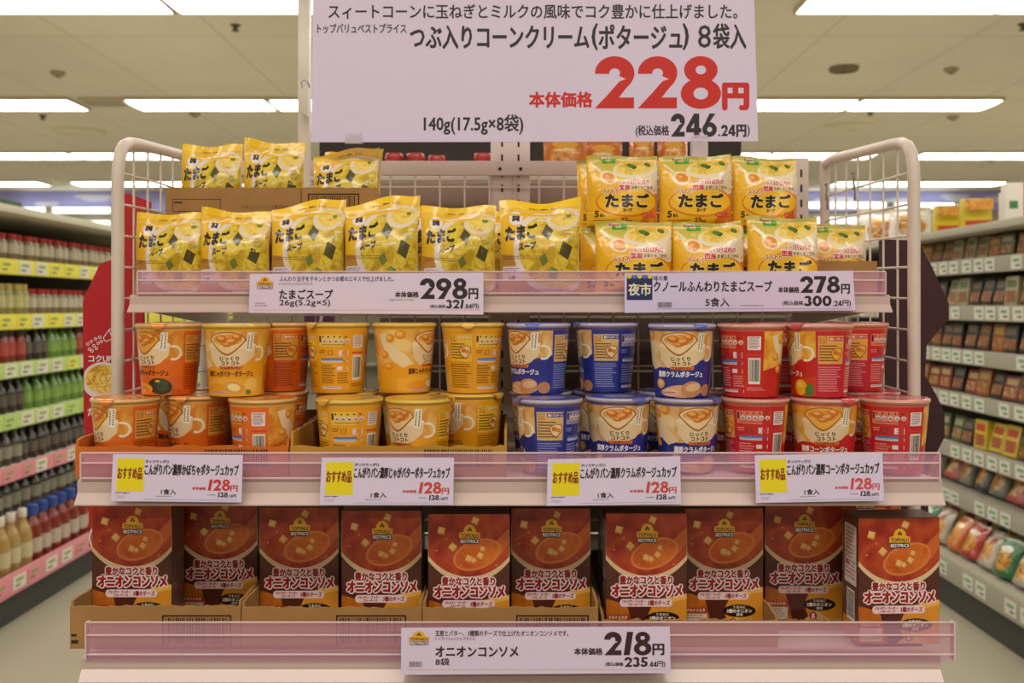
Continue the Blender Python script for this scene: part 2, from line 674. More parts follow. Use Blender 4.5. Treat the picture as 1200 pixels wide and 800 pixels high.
def rowd(py):
    return (CEIL - .03 - HC) * F / (358.0 - py)
rows = [(rowd(3.0), [(-56, 190, 'leftmost lit ceiling panel of the nearest row, at the top left corner'),
                    (195, 441, 'lit ceiling panel of the nearest row touching the tall price sign'),
                    (950, 1183, 'lit ceiling panel of the nearest row at the top right'),
                    (1188, 1430, 'lit ceiling panel cut off by the top right corner')]),
        (rowd(124.0), [(-70, 94, 'leftmost lit ceiling panel of the second row above the left wire side'),
                      (155, 318, 'lit ceiling panel of the second row left of the price sign'),
                      (321, 484, 'lit ceiling panel of the second row whose end shows beside the sign pole'),
                      (834, 998, 'lit ceiling panel of the second row emerging from behind the price sign'),
                      (1001, 1162, 'rightmost lit ceiling panel of the second row above the right wire side')]),
        (rowd(183.5), [(-34, 88, 'leftmost lit ceiling panel of the third row'),
                      (90, 212, 'lit ceiling panel of the third row behind the left wire side'),
                      (778, 899, 'lit ceiling panel of the third row above the egg soup packs'),
                      (901, 1021, 'lit ceiling panel of the third row behind the right wire side'),
                      (1077, 1189, 'lit ceiling panel of the third row right of the right post'),
                      (1191, 1310, 'lit ceiling panel of the third row at the right edge')]),
        (rowd(216.0), [(-45, 52, 'leftmost lit ceiling panel of the farthest row'),
                      (90, 186, 'lit ceiling panel of the farthest row behind the left wire side'),
                      (188, 284, 'lit ceiling panel of the farthest row behind the top egg soup packs'),
                      (978, 1073, 'lit ceiling panel of the farthest row behind the right post'),
                      (1075, 1170, 'rightmost lit ceiling panel of the farthest row')])]
for d, ps in rows:
    for a, b, lab in ps:
        ceiling_light(((a + b) / 2 - 600) * d / F, d, lab)
# unlit strip
d = rowd(122)
t = thing('ceiling_strip', 'unlit ceiling strip bridging two lit panels of the second row', 'ceiling light', ((124 - 600) * d / F, d, CEIL - 0.03))
MB().box(-.17, .17, -.14, .14, .004, .0299, m_frame, .004).build('housing', t)
MB().box(-.15, .15, -.10, .10, -.002, .005, mat('dull_diffuser', '#b3a890', .6), .002).build('diffuser', t)
# light strips of the wall cabinets under the frieze
m_strip = emit('cabinet_tube', (0.88, 0.97, 1.0), 4.0)
for i, (a, b, py, lab) in enumerate([(18, 56, 246, 'short tube light on the far wall under the lavender frieze, leftmost'),
                                    (60, 132, 246, 'tube light on the far wall beside the left post'),
                                    (936, 1040, 240, 'tube light on the far wall behind the right wire side'),
                                    (1046, 1120, 241, 'tube light on the far wall right of the right post'),
                                    (88, 132, 262, 'lower tube light on the far wall above the red banner'),
                                    (955, 1008, 258, 'lower tube light on the far wall above the right rear pack')]):
    t = thing('tube_light', lab, 'light', ((a + b) / 2 * 14.2 / F - 600 * 14.2 / F, 14.22, HC + (358 - py) * 14.2 / F))
    w = (b - a) / 2 * 14.2 / F
    MB().tube([(-w + .03, 0, 0), (w - .03, 0, 0)], .035, m_strip, 10).build('tube', t)
    MB().box(-w, -w + .03, -.05, .06, -.05, .05, m_frame, .004).box(w - .03, w, -.05, .06, -.05, .05, m_frame, .004).box(-w, w, .045, .075, -.05, .05, m_frame).box(-w * .6, -w * .5, .05, .1192, -.02, .02, m_frame).box(w * .5, w * .6, .05, .1192, -.02, .02, m_frame).build('holder', t)
# round vents, sensors
m_vent = mat('vent_plastic', '#f0e6cc', 0.6)
m_ventd = mat('vent_grey_plastic', '#8a7d62', 0.8)  # own grey of the small ceiling plate
def vent(px, py, r, label, grey=False):
    d = rowd(py)
    t = thing('ceiling_vent', label, 'ceiling vent', ((px - 600) * d / F, d, CEIL - .03))
    MB().lathe([(r, .0299), (r, .012), (r * .93, .004), (r * .84, .006), (r * .82, .02)], m_ventd if grey else m_vent).build('ring', t)
    mb = MB()
    for q in (0.74, 0.52, 0.3):
        mb.lathe([(r * q, .018), (r * q, .008), (r * (q - .13), .002), (r * (q - .16), .012)], m_ventd if grey else m_vent)
    mb.lathe([(r * .83, .014), (0.0001, .010)], m_ventd if grey else m_vent)
    mb.build('louvre', t)
vent(92, 157, .24, 'round air vent in the ceiling above the left wire side')
vent(995, 151, .22, 'round air vent in the ceiling above the right wire side')
vent(989, 84, .10, 'small round grey ceiling plate between two light rows at the right', True)
for px, py, r, lab in [(276, 35, .030, 'small dark sprinkler in the ceiling at the upper left'), (50, 139, .035, 'small dark sprinkler in the ceiling near the left edge'),
                       (1020, 134, .035, 'small dark sprinkler in the ceiling above the right vent'), (1162, 188, .05, 'small dark sprinkler in the ceiling at the far right'),
                       (1199, 34, .03, 'small dark sprinkler in the ceiling at the right edge')]:
    d = rowd(py)
    t = thing('sprinkler', lab, 'sprinkler', ((px - 600) * d / F, d, CEIL))
    MB().lathe([(r, -.0001), (r, -.006), (r * .5, -.012), (r * .4, -.03)], mat('sprinkler_metal', '#6a604c', .5, .3), 16).build('rosette', t)
    MB().lathe([(r * .4, -.03), (r * .75, -.034), (r * .75, -.038), (.0005, -.04)], mat('sprinkler_metal', '#6a604c', .5, .3), 16).build('deflector', t)
for px, py, lab in [(228, 136, 'small round ceiling sensor left of the price sign'), (68, 89, 'faint round ceiling disc at the upper left'),
                    (1115, 85, 'pale ceiling sensor near the right edge'), (1117, 140, 'pale ceiling sensor above the right shelves')]:
    d = rowd(py)
    t = thing('ceiling_sensor', lab, 'sensor', ((px - 600) * d / F, d, CEIL))
    MB().lathe([(.05, -.0001), (.05, -.012), (.035, -.03), (.0005, -.034)], mat('sensor_plastic', '#b3a380', .6), 18).build('housing', t)
    MB().lathe([(.018, -.030), (.016, -.040), (.0005, -.043)], mat('sensor_lens', '#8a7b5c', .4), 12).build('lens', t)
#SECTION: rack
# ---------------------------------------------------------------- the end rack
XL, XR = -0.5146, 0.5247
DF, DB = 1.30, 1.72
rack = thing('display_rack', 'white wire-sided end display rack holding the soup shelves', 'display rack', (0, DB, 0))
def rk(mb, name, parent=None):
    o = mb.build(name)
    o.location = (0, -DB, 0) if parent is None else (0, 0, 0)
    o.parent = parent or rack
    return o
r_t = 0.0081
for X, sgn, pts in ((XL, -1, None), (XR, 1, None)):
    ztop = HC + 0.2205
    zb = HC + 0.239
    xb = X
    dB = 1.62
    frame = [(X, DF, 0.0), (X, DF, ztop - .06), (X, DF + .002, ztop - .04), (X, DF + .008, ztop - .022), (X, DF + .02, ztop - .009), (X, DF + .04, ztop - .002), (X, DF + .07, ztop + .0015),
             (xb, dB, zb), (xb, dB + .05, zb - .002)]
    fo = rk(MB().tube(frame, r_t, STEEL, 12).tube([(X, dB + .05, 0), (X, dB + .05, zb)], r_t, STEEL, 10), 'side_frame')
    mb = MB()
    z = HC + 0.175
    while z > 0.1:
        mb.tube([(X, DF, z), (xb, dB + .05, z + .008)], .0016, STEEL2, 6)
        z -= 0.0415
    d = DF + 0.055
    while d < dB + .03:
        zt = ztop + (zb - ztop) * (d - DF) / (dB - DF)
        mb.tube([(X, d, 0.1), (X, d, zt)], .0016, STEEL2, 6)
        d += 0.052
    rk(mb, 'wire_mesh', fo)
# slotted uprights at the back
m_slot = mat('slot_black', '#17130f', .8)
def upright(x, w, ztop, name='upright', slots=1):
    mb = MB().box(x - w / 2, x + w / 2, DB, DB + .03, 0, ztop, STEEL, .0025)
    z = 0.25
    while z < ztop - .02:
        for s_ in range(slots):
            xs = x + (0 if slots == 1 else (s_ - .5) * w * .42)
            mb.box(xs - .0017, xs + .0017, DB - .0004, DB + .001, z, z + .013, m_slot)
        z += .026
    return rk(mb, name)
upright((939 - 600) * DB / F, .027, HC + .2555)
upright((254 - 600) * DB / F, .027, HC + .2555)
upright((598 - 600) * DB / F, .068, HC + .30, slots=2)
mb = MB().box((255 - 600) * DB / F, (926 - 600) * DB / F, DB - .012, DB + .0, HC + (358 - 206) * DB / F, HC + (358 - 189.5) * DB / F, STEEL, .002)
xb = rk(mb, 'crossbeam')
for px in (586, 610):
    MB().lathe([(.003, 0), (.003, .0012), (.0008, .0015)], m_slot, 10).build('bolt', xb)
    b_ = xb.children[-1]
    b_.location = ((px - 600) * DB / F, DB - .0122, HC + (358 - 199) * DB / F)
    b_.rotation_euler = (R(90), 0, 0)
mb = MB()
x0, x1 = (255 - 600) * DB / F, (926 - 600) * DB / F
x = x0
while x < x1:
    mb.tube([(x, DB - .004, .4), (x, DB - .004, HC + .225)], .0016, STEEL2, 6)
    x += .0427
z = HC + .204
while z > .4:
    mb.tube([(x0, DB - .006, z), (x1, DB - .006, z)], .0016, STEEL2, 6)
    z -= .044
rk(mb, 'back_mesh')
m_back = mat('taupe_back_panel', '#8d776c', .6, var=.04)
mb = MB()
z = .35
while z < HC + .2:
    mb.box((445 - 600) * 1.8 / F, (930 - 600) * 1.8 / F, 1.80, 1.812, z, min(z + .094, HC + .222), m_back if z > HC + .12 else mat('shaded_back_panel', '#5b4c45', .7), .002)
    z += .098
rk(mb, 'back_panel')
mb = MB().box(XL, XR, 1.10, 1.70, .02, .14, STEEL, .004)
rk(mb, 'base')
rk(MB().box(XL + .01, XR - .01, 1.08, 1.70, .55, .57, STEEL, .003), 'lower_deck')
# two wire price hooks on the right wire side
for i, (px, py, lab) in enumerate([(1004, 216, 'small bent wire hook hanging high on the right wire side'), (972, 228, 'small bent wire hook hanging lower on the right wire side')]):
    d = XR * F / (px - 600)
    p = P(px, py, d)
    t = MB()
    t.tube([(0, 0, 0), (-.003, -.012, .002), (-.004, -.02, -.004), (-.004, -.02, -.02), (-.002, -.014, -.026), (0, -.01, -.02)], .0014, mat('hook_wire', '#8f8a86', .35, .7), 8)
    t.tube([(0, .004, .016), (0, -.004, .018), (0, -.005, -.004), (0, 0, -.008)], .0014, mat('hook_wire', '#8f8a86', .35, .7), 8)
    o = t.build('wire_hook')
    o.location = (XR - .006, p.y, p.z)
    tag(o, lab, 'hook')

# ---------------------------------------------------------------- three display shelves with clear price rails
def shelf(label, d, xl, xr, y_plate0, y_plate1, y_lip1, rail_px, plate_drop=0.0):
    """front at depth d; rows in picture pixels at that depth"""
    zt = HC - (y_plate1 - 358) * d / F
    t = thing('display_shelf', label, 'shelf', (0, DB, zt))
    X0, X1 = (xl - 600) * d / F, (xr - 600) * d / F
    z_p0 = (y_plate1 - y_plate0) * d / F
    z_l1 = -(y_lip1 - y_plate1) * d / F
    b0, b1 = max(X0, XL + .012), min(X1, XR - .012)
    MB().box(b0 + .004, b1 - .004, d + .014 - DB, -.016, -.016, -.0005, STEEL, .002).build('board', t)
    prof = [(.014, -.0005), (.0, -.0005), (-.003, -.003), (-.003, z_l1 * .55), (-.012, z_l1 + .0015), (-.012, z_l1), (.002, z_l1), (.014, z_l1 * .7)]
    MB().extrude_x([(y + d - DB, z) for y, z in prof], X0, X1, LIP).build('lip', t)
    r0, r1 = (rail_px[0] - 600) * d / F, (rail_px[1] - 600) * d / F
    mb = MB()
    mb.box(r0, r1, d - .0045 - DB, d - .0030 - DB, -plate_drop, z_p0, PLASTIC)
    for zz in (z_p0, z_p0 * .62, z_p0 * .05):
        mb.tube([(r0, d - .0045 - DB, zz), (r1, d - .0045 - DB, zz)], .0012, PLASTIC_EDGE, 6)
    for xx in (r0, r1):
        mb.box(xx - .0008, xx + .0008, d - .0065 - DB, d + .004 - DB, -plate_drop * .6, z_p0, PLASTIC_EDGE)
    mb.build('price_rail', t)
    for X in (b0 + .006, b1 - .012):
        MB().prism([(0, 0), (.006, 0), (.006, .01), (0, .01)], 0, .001, STEEL)
        br = MB()
        V = [(d + .05 - DB, -.016), (-.016, -.016), (-.016, -.05), (-.04, -.05), (d + .06 - DB, -.024)]
        br.extrude_x(V, X, X + .003, STEEL)
        br.build('bracket', t)
    return t, zt
sh_top, Z1 = shelf('topmost display shelf, carrying the yellow soup packs', 1.30, 153, 1042, 318.5, 345, 366, (163, 1036))
sh_mid, Z2 = shelf('middle display shelf, carrying the soup cups', 1.144, 92, 1103, 530, 561, 590, (97, 1099))
sh_bot, Z3 = shelf('lowest display shelf, carrying the red onion soup boxes', 1.12, 97, 1101, 727.5, 767, 796, (103, 1116), .006)

# ---------------------------------------------------------------- price cards and the big sign
def card(name, label, cat, d, tl, tr, bl, br, art, w=None, h=None, thick=.0006, local=False, group=None):
    A, B, C, D = (P(p[0], p[1], d) for p in (tl, tr, bl, br))
    n = (C - A).cross(B - A).normalized()     # towards the viewer
    org = (C + D) / 2
    A, B, C, D = A - org, B - org, C - org, D - org
    mb = MB()
    V = [A, B, D, C] + [q - n * thick for q in (A, B, D, C)]
    mb.add(V, [(3, 2, 1, 0), (4, 5, 6, 7), (0, 1, 5, 4), (1, 2, 6, 5), (2, 3, 7, 6), (3, 0, 4, 7)], WHITE)
    if local:
        fm = quad_map(A, B, C, D, w, h)
    else:
        def fm(x, y, o):
            return P(x, y, d) - org + n * o
    art.emit(mb, fm)
    o = mb.build(name)
    o.location = org
    tag(o, label, cat, group)
    return o
BK = '#2a2226'
a = Art()
a.emblem(300.5, 324.5, 320.5, 338.5)
a.text('ふんわり玉子をチキンとかつお節のエキスで仕上げました。', 327.5, 323.6, 461, 329.6, BK, .10)
a.text('トップバリュベストプライス', 327.5, 331, 366, 334.2, BK, .05)
a.text('たまごスープ', 327.5, 339.2, 390, 350, BK, .42)
a.text('26g(5.2g×5)', 327.5, 351.2, 387, 359.6, BK, .2)
a.text('本体価格', 463, 341.7, 490.5, 348.4, BK, .3)
a.nums('298', 492, 326, 548, 350.2, BK)
a.text('円', 549.5, 338, 560, 350, BK, .55)
a.lines(456, 350.6, 491, 353, 1, '#6b6068', 5)
a.text('(税込価格', 504, 356.8, 522, 361.4, BK, .12)
a.nums('321', 522.5, 351, 543.5, 361.4, BK)
a.nums('.84', 544, 356.2, 553, 361.4, BK)
a.text('円)', 553.6, 355.8, 561, 362.2, BK, .2)
a.rect(297, 362.8, 563, 363.3, '#d6a878')
a.lines(299, 354.5, 314, 360, 2, '#8d8390', 6)
card('price_card', 'wide lavender price card reading 298 on the topmost shelf rail', 'price card', 1.284, (293, 321), (566.5, 319.5), (291.5, 366.5), (566.5, 368.5), a)
a = Art()
NV = '#232a5e'
a.rect(734.5, 322, 764.5, 351.5, NV)
for i in range(5):
    a.ell(737.5 + i * 6, 323.4, 2.9, 3.0, '#d8cf4a' if i % 2 == 0 else '#5a72c0', clip=(734.5, 322, 764.5, 330))
a.text('夜市', 736.5, 332, 763, 346, '#e9e2c4', .35)
a.ell(749, 334.5, 1.6, 1.2, '#d8b53a')
a.text('味の素', 766, 323, 782.5, 328.8, BK, .12)
a.text('クノールふんわりたまごスープ', 766, 329, 904.5, 341.6, BK, .38)
a.text('5食入', 827, 348.8, 854.5, 359, BK, .28)
a.bars(769, 353.5, 789, 361, 4, '#4a4248', None)
a.text('本体価格', 912, 336, 936.5, 342.8, BK, .3)
a.nums('278', 937.5, 323.4, 984.5, 343, BK)
a.text('円', 986, 333, 995.5, 343.8, BK, .5)
a.text('(税込価格', 917, 352.4, 941, 358.2, BK, .15)
a.nums('300', 942, 346.4, 974.5, 358.6, BK)
a.nums('.24', 975.5, 352.2, 986.5, 358.6, BK)
a.text('円)', 987.5, 351.6, 997, 359.4, BK, .25)
a.rect(769, 361.4, 998, 362, '#8d94c6')
a.lines(868, 357.4, 897, 359.6, 1, '#6b6068', 8)
card('price_card', 'wide lavender price card reading 278 with a navy square on the topmost shelf rail', 'price card', 1.284, (732, 320.5), (999.5, 317), (732, 366.5), (1002.5, 363.5), a)
def midcard(flavour, label, tl, tr, bl, br, red):
    a = Art()
    a.rect(5.5, 5, 37, 44, '#e8d618')
    a.text('おすすめ品', 6.5, 16, 35, 29.5, '#8a3418', .42)
    a.text('ポッカサッポロ', 38.5, 6.5, 66, 10.2, BK, .12)
    a.text('こんがりパン' + flavour + 'ポタージュカップ', 38, 11.5, 147.5, 24.5, BK, .36)
    a.text('1食入', 58, 41, 75.5, 47.5, BK, .2)
    a.text('本体価格', 94, 38.2, 110, 41.6, red, .15)
    a.nums('128', 112, 29, 138.5, 42.4, red)
    a.text('円', 139, 36, 147, 43, red, .3)
    a.lines(112, 47, 123, 49.2, 1, BK, 9)
    a.nums('138', 124, 44.2, 136, 50.4, BK)
    a.nums('.24', 136.6, 47, 141.6, 50.2, BK)
    a.text('円', 142.2, 46.6, 145.5, 50.4, BK, .1)
    a.lines(52, 49.2, 74, 51, 1, '#6b6068', 10)
    a.rect(38, 53.2, 146, 53.7, '#93a4cc')
    a.lines(5, 45.2, 23, 48, 1, '#5d5560', 11)
    a.lines(6, 49.5, 18, 53, 2, '#a89db0', 12)
    card('price_card', label, 'price card', 1.1265, tl, tr, bl, br, a, 152, 56, local=True)
midcard('濃厚かぼちゃ', 'price card with yellow square under the orange pumpkin cups', (132.5, 532), (284.5, 533), (130, 587), (283, 588.5), '#c23a32')
midcard('濃厚じゃがバター', 'price card with yellow square under the golden potato butter cups', (377, 536), (532, 536), (374.5, 591.5), (531, 591.5), '#c8423c')
midcard('濃厚クラム', 'price card with yellow square under the blue clam cups', (642, 538), (797, 534.5), (640.5, 592.5), (798, 590.5), '#c8464a')
midcard('濃厚コーン', 'price card with yellow square under the red corn cups', (884.5, 533.5), (1034, 530), (886, 589), (1036, 586.5), '#cf4c58')
a = Art()
B2 = '#3a1a26'
a.emblem(479, 739.5, 503, 755.5)
a.text('玉葱とバター、3種類のチーズで仕上げたオニオンコンソメです。', 510, 738.4, 666, 745.2, B2, .14)
a.text('トップバリュベストプライス', 510, 746.2, 556.5, 750, B2, .05)
a.text('オニオンコンソメ', 510.5, 757.4, 607, 769, B2, .5)
a.text('8袋', 510.5, 771, 526.5, 779.4, B2, .22)
a.text('本体価格', 673, 759, 706, 767, B2, .36)
a.nums('218', 708, 740, 763.5, 767.4, B2)
a.text('円', 765, 754.4, 778, 767, B2, .6)
a.text('(税込価格', 709.5, 775.6, 730.5, 780.8, B2, .15)
a.nums('235', 731.5, 769.6, 759, 781.2, B2)
a.nums('.44', 759.8, 775, 769.8, 781.2, B2)
a.text('円)', 770.4, 774.4, 779.5, 781.8, B2, .22)
a.rect(477, 784, 781, 784.5, '#dcab7c')
a.bars(478, 774.5, 496, 782, 6, '#7a6c78', None)
card('price_card', 'wide lavender price card reading 218 on the lowest shelf rail', 'price card', 1.098, (470, 735.5), (785, 734), (470, 790.5), (786, 788.5), a)
# big sign
a = Art()
RD = '#c9251f'
a.text('スィートコーンに玉ねぎとミルクの風味でコク豊かに仕上げました。', 385, 5, 864, 22, BK, .32)
a.text('トップバリュベストプライス', 372, 28, 476, 39, '#4a4048', .3)
a.text('つぶ入りコーンクリーム', 481, 30, 690, 57, BK, .72)
a.text('(', 694, 28, 700, 58, BK, .8)
a.text('ポタージュ', 702, 29, 799, 57, BK, .72)
a.text(')', 800.5, 28, 806.5, 58, BK, .8)
a.text('8', 818, 29.5, 833, 56, BK, .2)
a.text('袋入', 836, 28, 874, 57, BK, .7)
a.text('本体価格', 620.5, 108, 694, 125.5, RD, .75)
a.nums('228', 697, 66, 845, 127, RD)
a.text('円', 848, 98.5, 876, 127.5, RD, 2.1)
a.text('140g(17.5g×8袋)', 497, 134.5, 613, 157.5, BK, .45)
a.text('(税込価格', 745, 147, 784, 160.5, BK, .3)
a.nums('246', 786, 133, 840, 160, BK)
a.nums('.24', 841.5, 146.2, 862, 159.5, BK)
a.text('円', 863.5, 146.5, 874, 160, BK, .7)
a.text(')', 875.5, 146, 878.5, 161, BK, .2)
DS = 1.42
sg = thing('price_sign', 'large lavender sign reading 228 above the soup packs', 'sign', P(626, 167, DS))
o = card('sheet', '', '', DS, (367, -34), (883, -34), (364.5, 166.5), (888.5, 165.5), a, thick=.002)
for k_ in ('label', 'category'):
    del o[k_]
o.parent = sg
o.location = Vector(o.location) - Vector(sg.location)
# clear clip strip at the lower right of the sign, faint clip at the lower left
m_clip = clear('clear_clip', '#e8e2ec', .35, .1)
for px0, px1, py0, py1 in ((811, 829, 158, 186), (405, 424, 155, 168)):
    mb = MB()
    p0, p1 = P(px0, py0, DS - .002), P(px1, py1, DS - .002)
    mb.box(p0.x, p1.x, -.0015, 0, p1.z - HC, p0.z - HC, m_clip, .0004)
    mb.box(p0.x - .002, p1.x + .002, .0035, .005, p1.z - HC, p0.z - HC - .004, m_clip, .0004)
    c = mb.build('clip', sg)
    c.location = (-sg.location.x, DS - .002 - sg.location.y, HC - sg.location.z)
# pole that carries it
pole = thing('sign_pole', 'white square pole beside the left edge of the price sign', 'pole', ((357 - 600) * 1.66 / F, 1.66, HC + .0145))
MB().box(-.0095, .0095, -.0095, .0095, .0, .62, mat('pole_white', '#e2ddd2', .4), .002).build('column', pole)
mb = MB()
mb.box(.006, .30, -.222, -.21, .50, .515, STEEL, .002).box(-.004, .006, -.22, -.005, .50, .515, STEEL, .001)
mb.build('arm', pole)
# white card holder hanging from the pole
hp = P(357, 118, 1.60)
t = thing('card_holder', 'small white card holder hooked on the sign pole', 'holder', (hp.x - .011, 1.63, hp.z))
MB().prism([(-.004, .022), (.012, .026), (.012, -.022), (-.004, -.012)], -.012, .012, mat('holder_white', '#d8d0c2', .5)).build('body', t)
MB().tube([(.002, 0, .024), (-.001, 0, .036), (.004, 0, .040), (.010, 0, .037), (.011, .01, .030)], .0011, mat('hook_wire', '#8f8a86', .35, .7), 8).build('hook', t)
#SECTION: packs
# ---------------------------------------------------------------- yellow egg soup packs (pillow pouches)
def pouch(name, W, H, T, art, base_m, seed, slant=0.0, lean=0.0, crinkle=1.0, seal=.16, nu=26, nv=30, flat=0.0, parent=None):
    rnd = random.Random(seed)
    ph = [rnd.uniform(0, 6.28) for _ in range(12)]
    fr = [rnd.uniform(2.0, 5.5) for _ in range(12)]
    def shape(u, v, side):
        t = 1 - v
        e = max(0.0, 1 - abs(2 * u - 1) ** 2.6) ** 0.55
        top = 1 - seal
        if t < .12:
            pr = .78 + .22 * math.sin(t / .12 * math.pi / 2)
        elif t < .45:
            pr = 1.0
        elif t < top:
            q = (t - .45) / (top - .45)
            pr = math.cos(q * math.pi / 2) ** .8 if q < 1 else 0
        else:
            pr = 0
        th = T * e * pr + .0012 * min(1.0, e * 2)
        cr = 0.0
        for k in range(5):
            cr += math.sin(fr[k] * 2.1 * u + fr[k + 5] * 1.7 * v + ph[k]) * .0009
        cr += math.sin(13 * u + 9 * v + ph[6]) * .0006 * (v < .5) + math.sin(17 * (u - v) + ph[7]) * .0007 * max(0, 1 - abs(t - .8) * 4)
        cr *= crinkle * min(1, e * 1.6)
        wv = 1 - .05 * math.sin(min(1, max(0, t)) * math.pi) * (1 - flat)
        x = (u - .5) * W * wv
        z = t * H + slant * (u - .5) * t * t + .0025 * crinkle * math.sin(7 * u + ph[8]) * max(0, t - .7) * 3
        y = (-th if side == 0 else th * .85) + cr + lean * max(0, t - .55) ** 2 * 4
        y += .004 * crinkle * math.sin(5 * u + ph[9]) * max(0, t - .78) * 4
        return Vector((x, y, z))
    mb = MB()
    for side in (0, 1):
        V = [shape(i / nu, j / nv, side) for j in range(nv + 1) for i in range(nu + 1)]
        Fc = []
        for j in range(nv):
            for i in range(nu):
                q = (j * (nu + 1) + i, (j + 1) * (nu + 1) + i, (j + 1) * (nu + 1) + i + 1, j * (nu + 1) + i + 1)
                Fc.append(q if side == 0 else q[::-1])
        mb.add(V, Fc, base_m if side == 0 else base_m, True)
    # closing strip underneath
    for j in (nv,):
        V = [shape(i / nu, 1, 0) for i in range(nu + 1)] + [shape(i / nu, 1, 1) for i in range(nu + 1)]
        mb.add(V, [(i, nu + 1 + i, nu + 2 + i, i + 1) for i in range(nu)], base_m, True)
    def fm(u, v, h):
        u_ = min(max(u, .0), 1.0)
        v_ = min(max(v, .0), 1.0)
        e = .01
        p = shape(u_, v_, 0)
        a_ = shape(min(u_ + e, 1), v_, 0) - shape(max(u_ - e, 0), v_, 0)
        b_ = shape(u_, min(v_ + e, 1), 0) - shape(u_, max(v_ - e, 0), 0)
        n = b_.cross(a_)
        n = n.normalized() if n.length > 1e-9 else Vector((0, -1, 0))
        if n.y > 0:
            n = -n
        return p + n * h
    art.emit(mb, fm, [i / nu for i in range(1, nu)], [j / nv for j in range(1, nv)], base=2.5e-4, step=5e-5, smooth=True)
    o = mb.build(name, parent)
    return o

def egg_art():
    a = Art('film')
    soup = food('egg_soup_print', ['#b08c14', '#cfae22', '#e2cc46', '#bf9a1c'], 70)
    a.rect(.015, .0, .985, 1.0, '#e9b91e')
    a.rect(.015, .0, .985, .20, '#f6c90c')
    a.poly([(.015, .64), (.4, .68), (.985, .8), (.985, 1), (.015, 1)], '#b9843c')
    a.ell(.70, .60, .52, .40, '#e3d6c6', clip=(.16, .27, .985, 1))
    a.ell(.72, .60, .47, .345, soup, clip=(.24, .29, .985, .94))
    a.ell(.78, .34, .20, .105, '#e2d2b8', clip=(.5, .22, .97, .45))
    a.ell(.79, .335, .155, .075, food('egg_spoon_print', ['#e6c24a', '#efd777', '#d9a92c'], 90), clip=(.5, .22, .96, .45))
    a.ell(.86, .315, .04, .02, '#6f8a2a')
    for cx, cy, s_, rt in ((.60, .46, .105, 35), (.83, .62, .125, 25), (.56, .70, .085, 60), (.68, .82, .095, 20)):
        a.rect(cx - s_ / 2, cy - s_ / 2, cx + s_ / 2, cy + s_ / 2, '#4c4620' if s_ > .1 else '#66762a', rt)
    a.ell(.66, .79, .035, .018, '#7f9a34', 30)
    a.ell(.90, .52, .035, .016, '#8fa23c', -20)
    a.text('たまご', .36, .165, .74, .20, '#5c4a14', .003)
    a.ell(.205, .33, .088, .062, '#e9dfe2')
    a.text('お味', .16, .30, .25, .355, '#2a2018', .005)
    a.text('たまご', .08, .40, .47, .525, '#211812', .009, slope=.02)
    a.text('スープ', .25, .555, .46, .615, '#332616', .005, slope=.012)
    a.lines(.05, .665, .55, .70, 2, '#8a5c18', 4)
    a.rect(.05, .755, .31, .89, '#e2d6e4')
    a.lines(.07, .77, .29, .82, 3, '#5a5060', 5)
    a.text('5食', .13, .835, .22, .875, '#3a3038', .003)
    a.lines(.36, .955, .9, .985, 1, '#7b6a60', 7)
    # the upper band is folded short on these packs: print starts close under the top
    g = lambda y: y * .4 if y < .25 else .10 + (y - .25) * 1.2
    a.items = [([(x, g(y)) for x, y in it[0]],) + it[1:] for it in a.items]
    return a
EW, EH = .104, .122
m_egg = mat('egg_pack_film', '#e4c878', **FIN['film'])
egg_proto = []
ea = egg_art()
for i, (sd, sl, ln, cr) in enumerate(((3, .0, .012, 1.0), (11, .016, .016, 1.4), (23, -.008, .010, 1.2), (31, .004, .02, 1.6))):
    o = pouch('egg_soup_pack', EW, EH, .024, ea, m_egg, sd, sl, ln, cr)
    egg_proto.append([o, False])
def egg(k, px0, px1, ptop, d, zb, label, rz=0.0, ry=0.0, tilt=0.0):
    w = (px1 - px0) * d / F
    ztop = HC + (358 - ptop) * d / F
    h = ztop - zb
    p = egg_proto[k]
    o = p[0] if not p[1] else dup(p[0])
    p[1] = True
    o.location = (((px0 + px1) / 2 - 600) * d / F, d, zb + .0005)
    o.rotation_euler = (R(tilt), R(ry), R(rz))
    o.scale = (w / EW, w / EW * .95, h / EH)
    tag(o, label, 'soup pack', 'yellow egg soup packs on the top shelf')
EB = Z1
egg(0, 159, 239, 250, 1.345, EB, 'yellow egg soup pack at the left end of the front row', 5)
egg(2, 233, 318, 247, 1.343, EB, 'yellow egg soup pack second from left in the front row', -3)
egg(1, 317, 405, 237, 1.343, EB, 'yellow egg soup pack third from left in the front row', 2)
egg(1, 402, 492, 233, 1.342, EB, 'yellow egg soup pack with a raised right top corner, above the 298 digits', -2)
egg(0, 492, 582, 242, 1.342, EB, 'yellow egg soup pack fifth in the front row, beside the pack with the raised corner', 1)
egg(3, 584, 681, 235, 1.340, EB, 'yellow egg soup pack at the right end of the front row, nearest the middle', -4)
egg(2, 470, 552, 243, 1.412, EB, 'yellow egg soup pack half hidden behind the front row left of the rack middle')
egg(0, 553, 636, 246, 1.405, EB, 'yellow egg soup pack half hidden behind the rightmost front packs')
DECK = HC + .108
egg(0, 212, 284, 170, 1.440, DECK, 'yellow egg soup pack leftmost in the upper carton row', 3)
egg(2, 284, 358, 166, 1.438, DECK, 'yellow egg soup pack in the middle of the upper carton row', -2)
egg(1, 366, 444, 176, 1.438, DECK, 'yellow egg soup pack rightmost in the upper carton row', 0)
egg(3, 378, 448, 178, 1.50, DECK, 'yellow egg soup pack tucked behind the rightmost upper pack', -6)

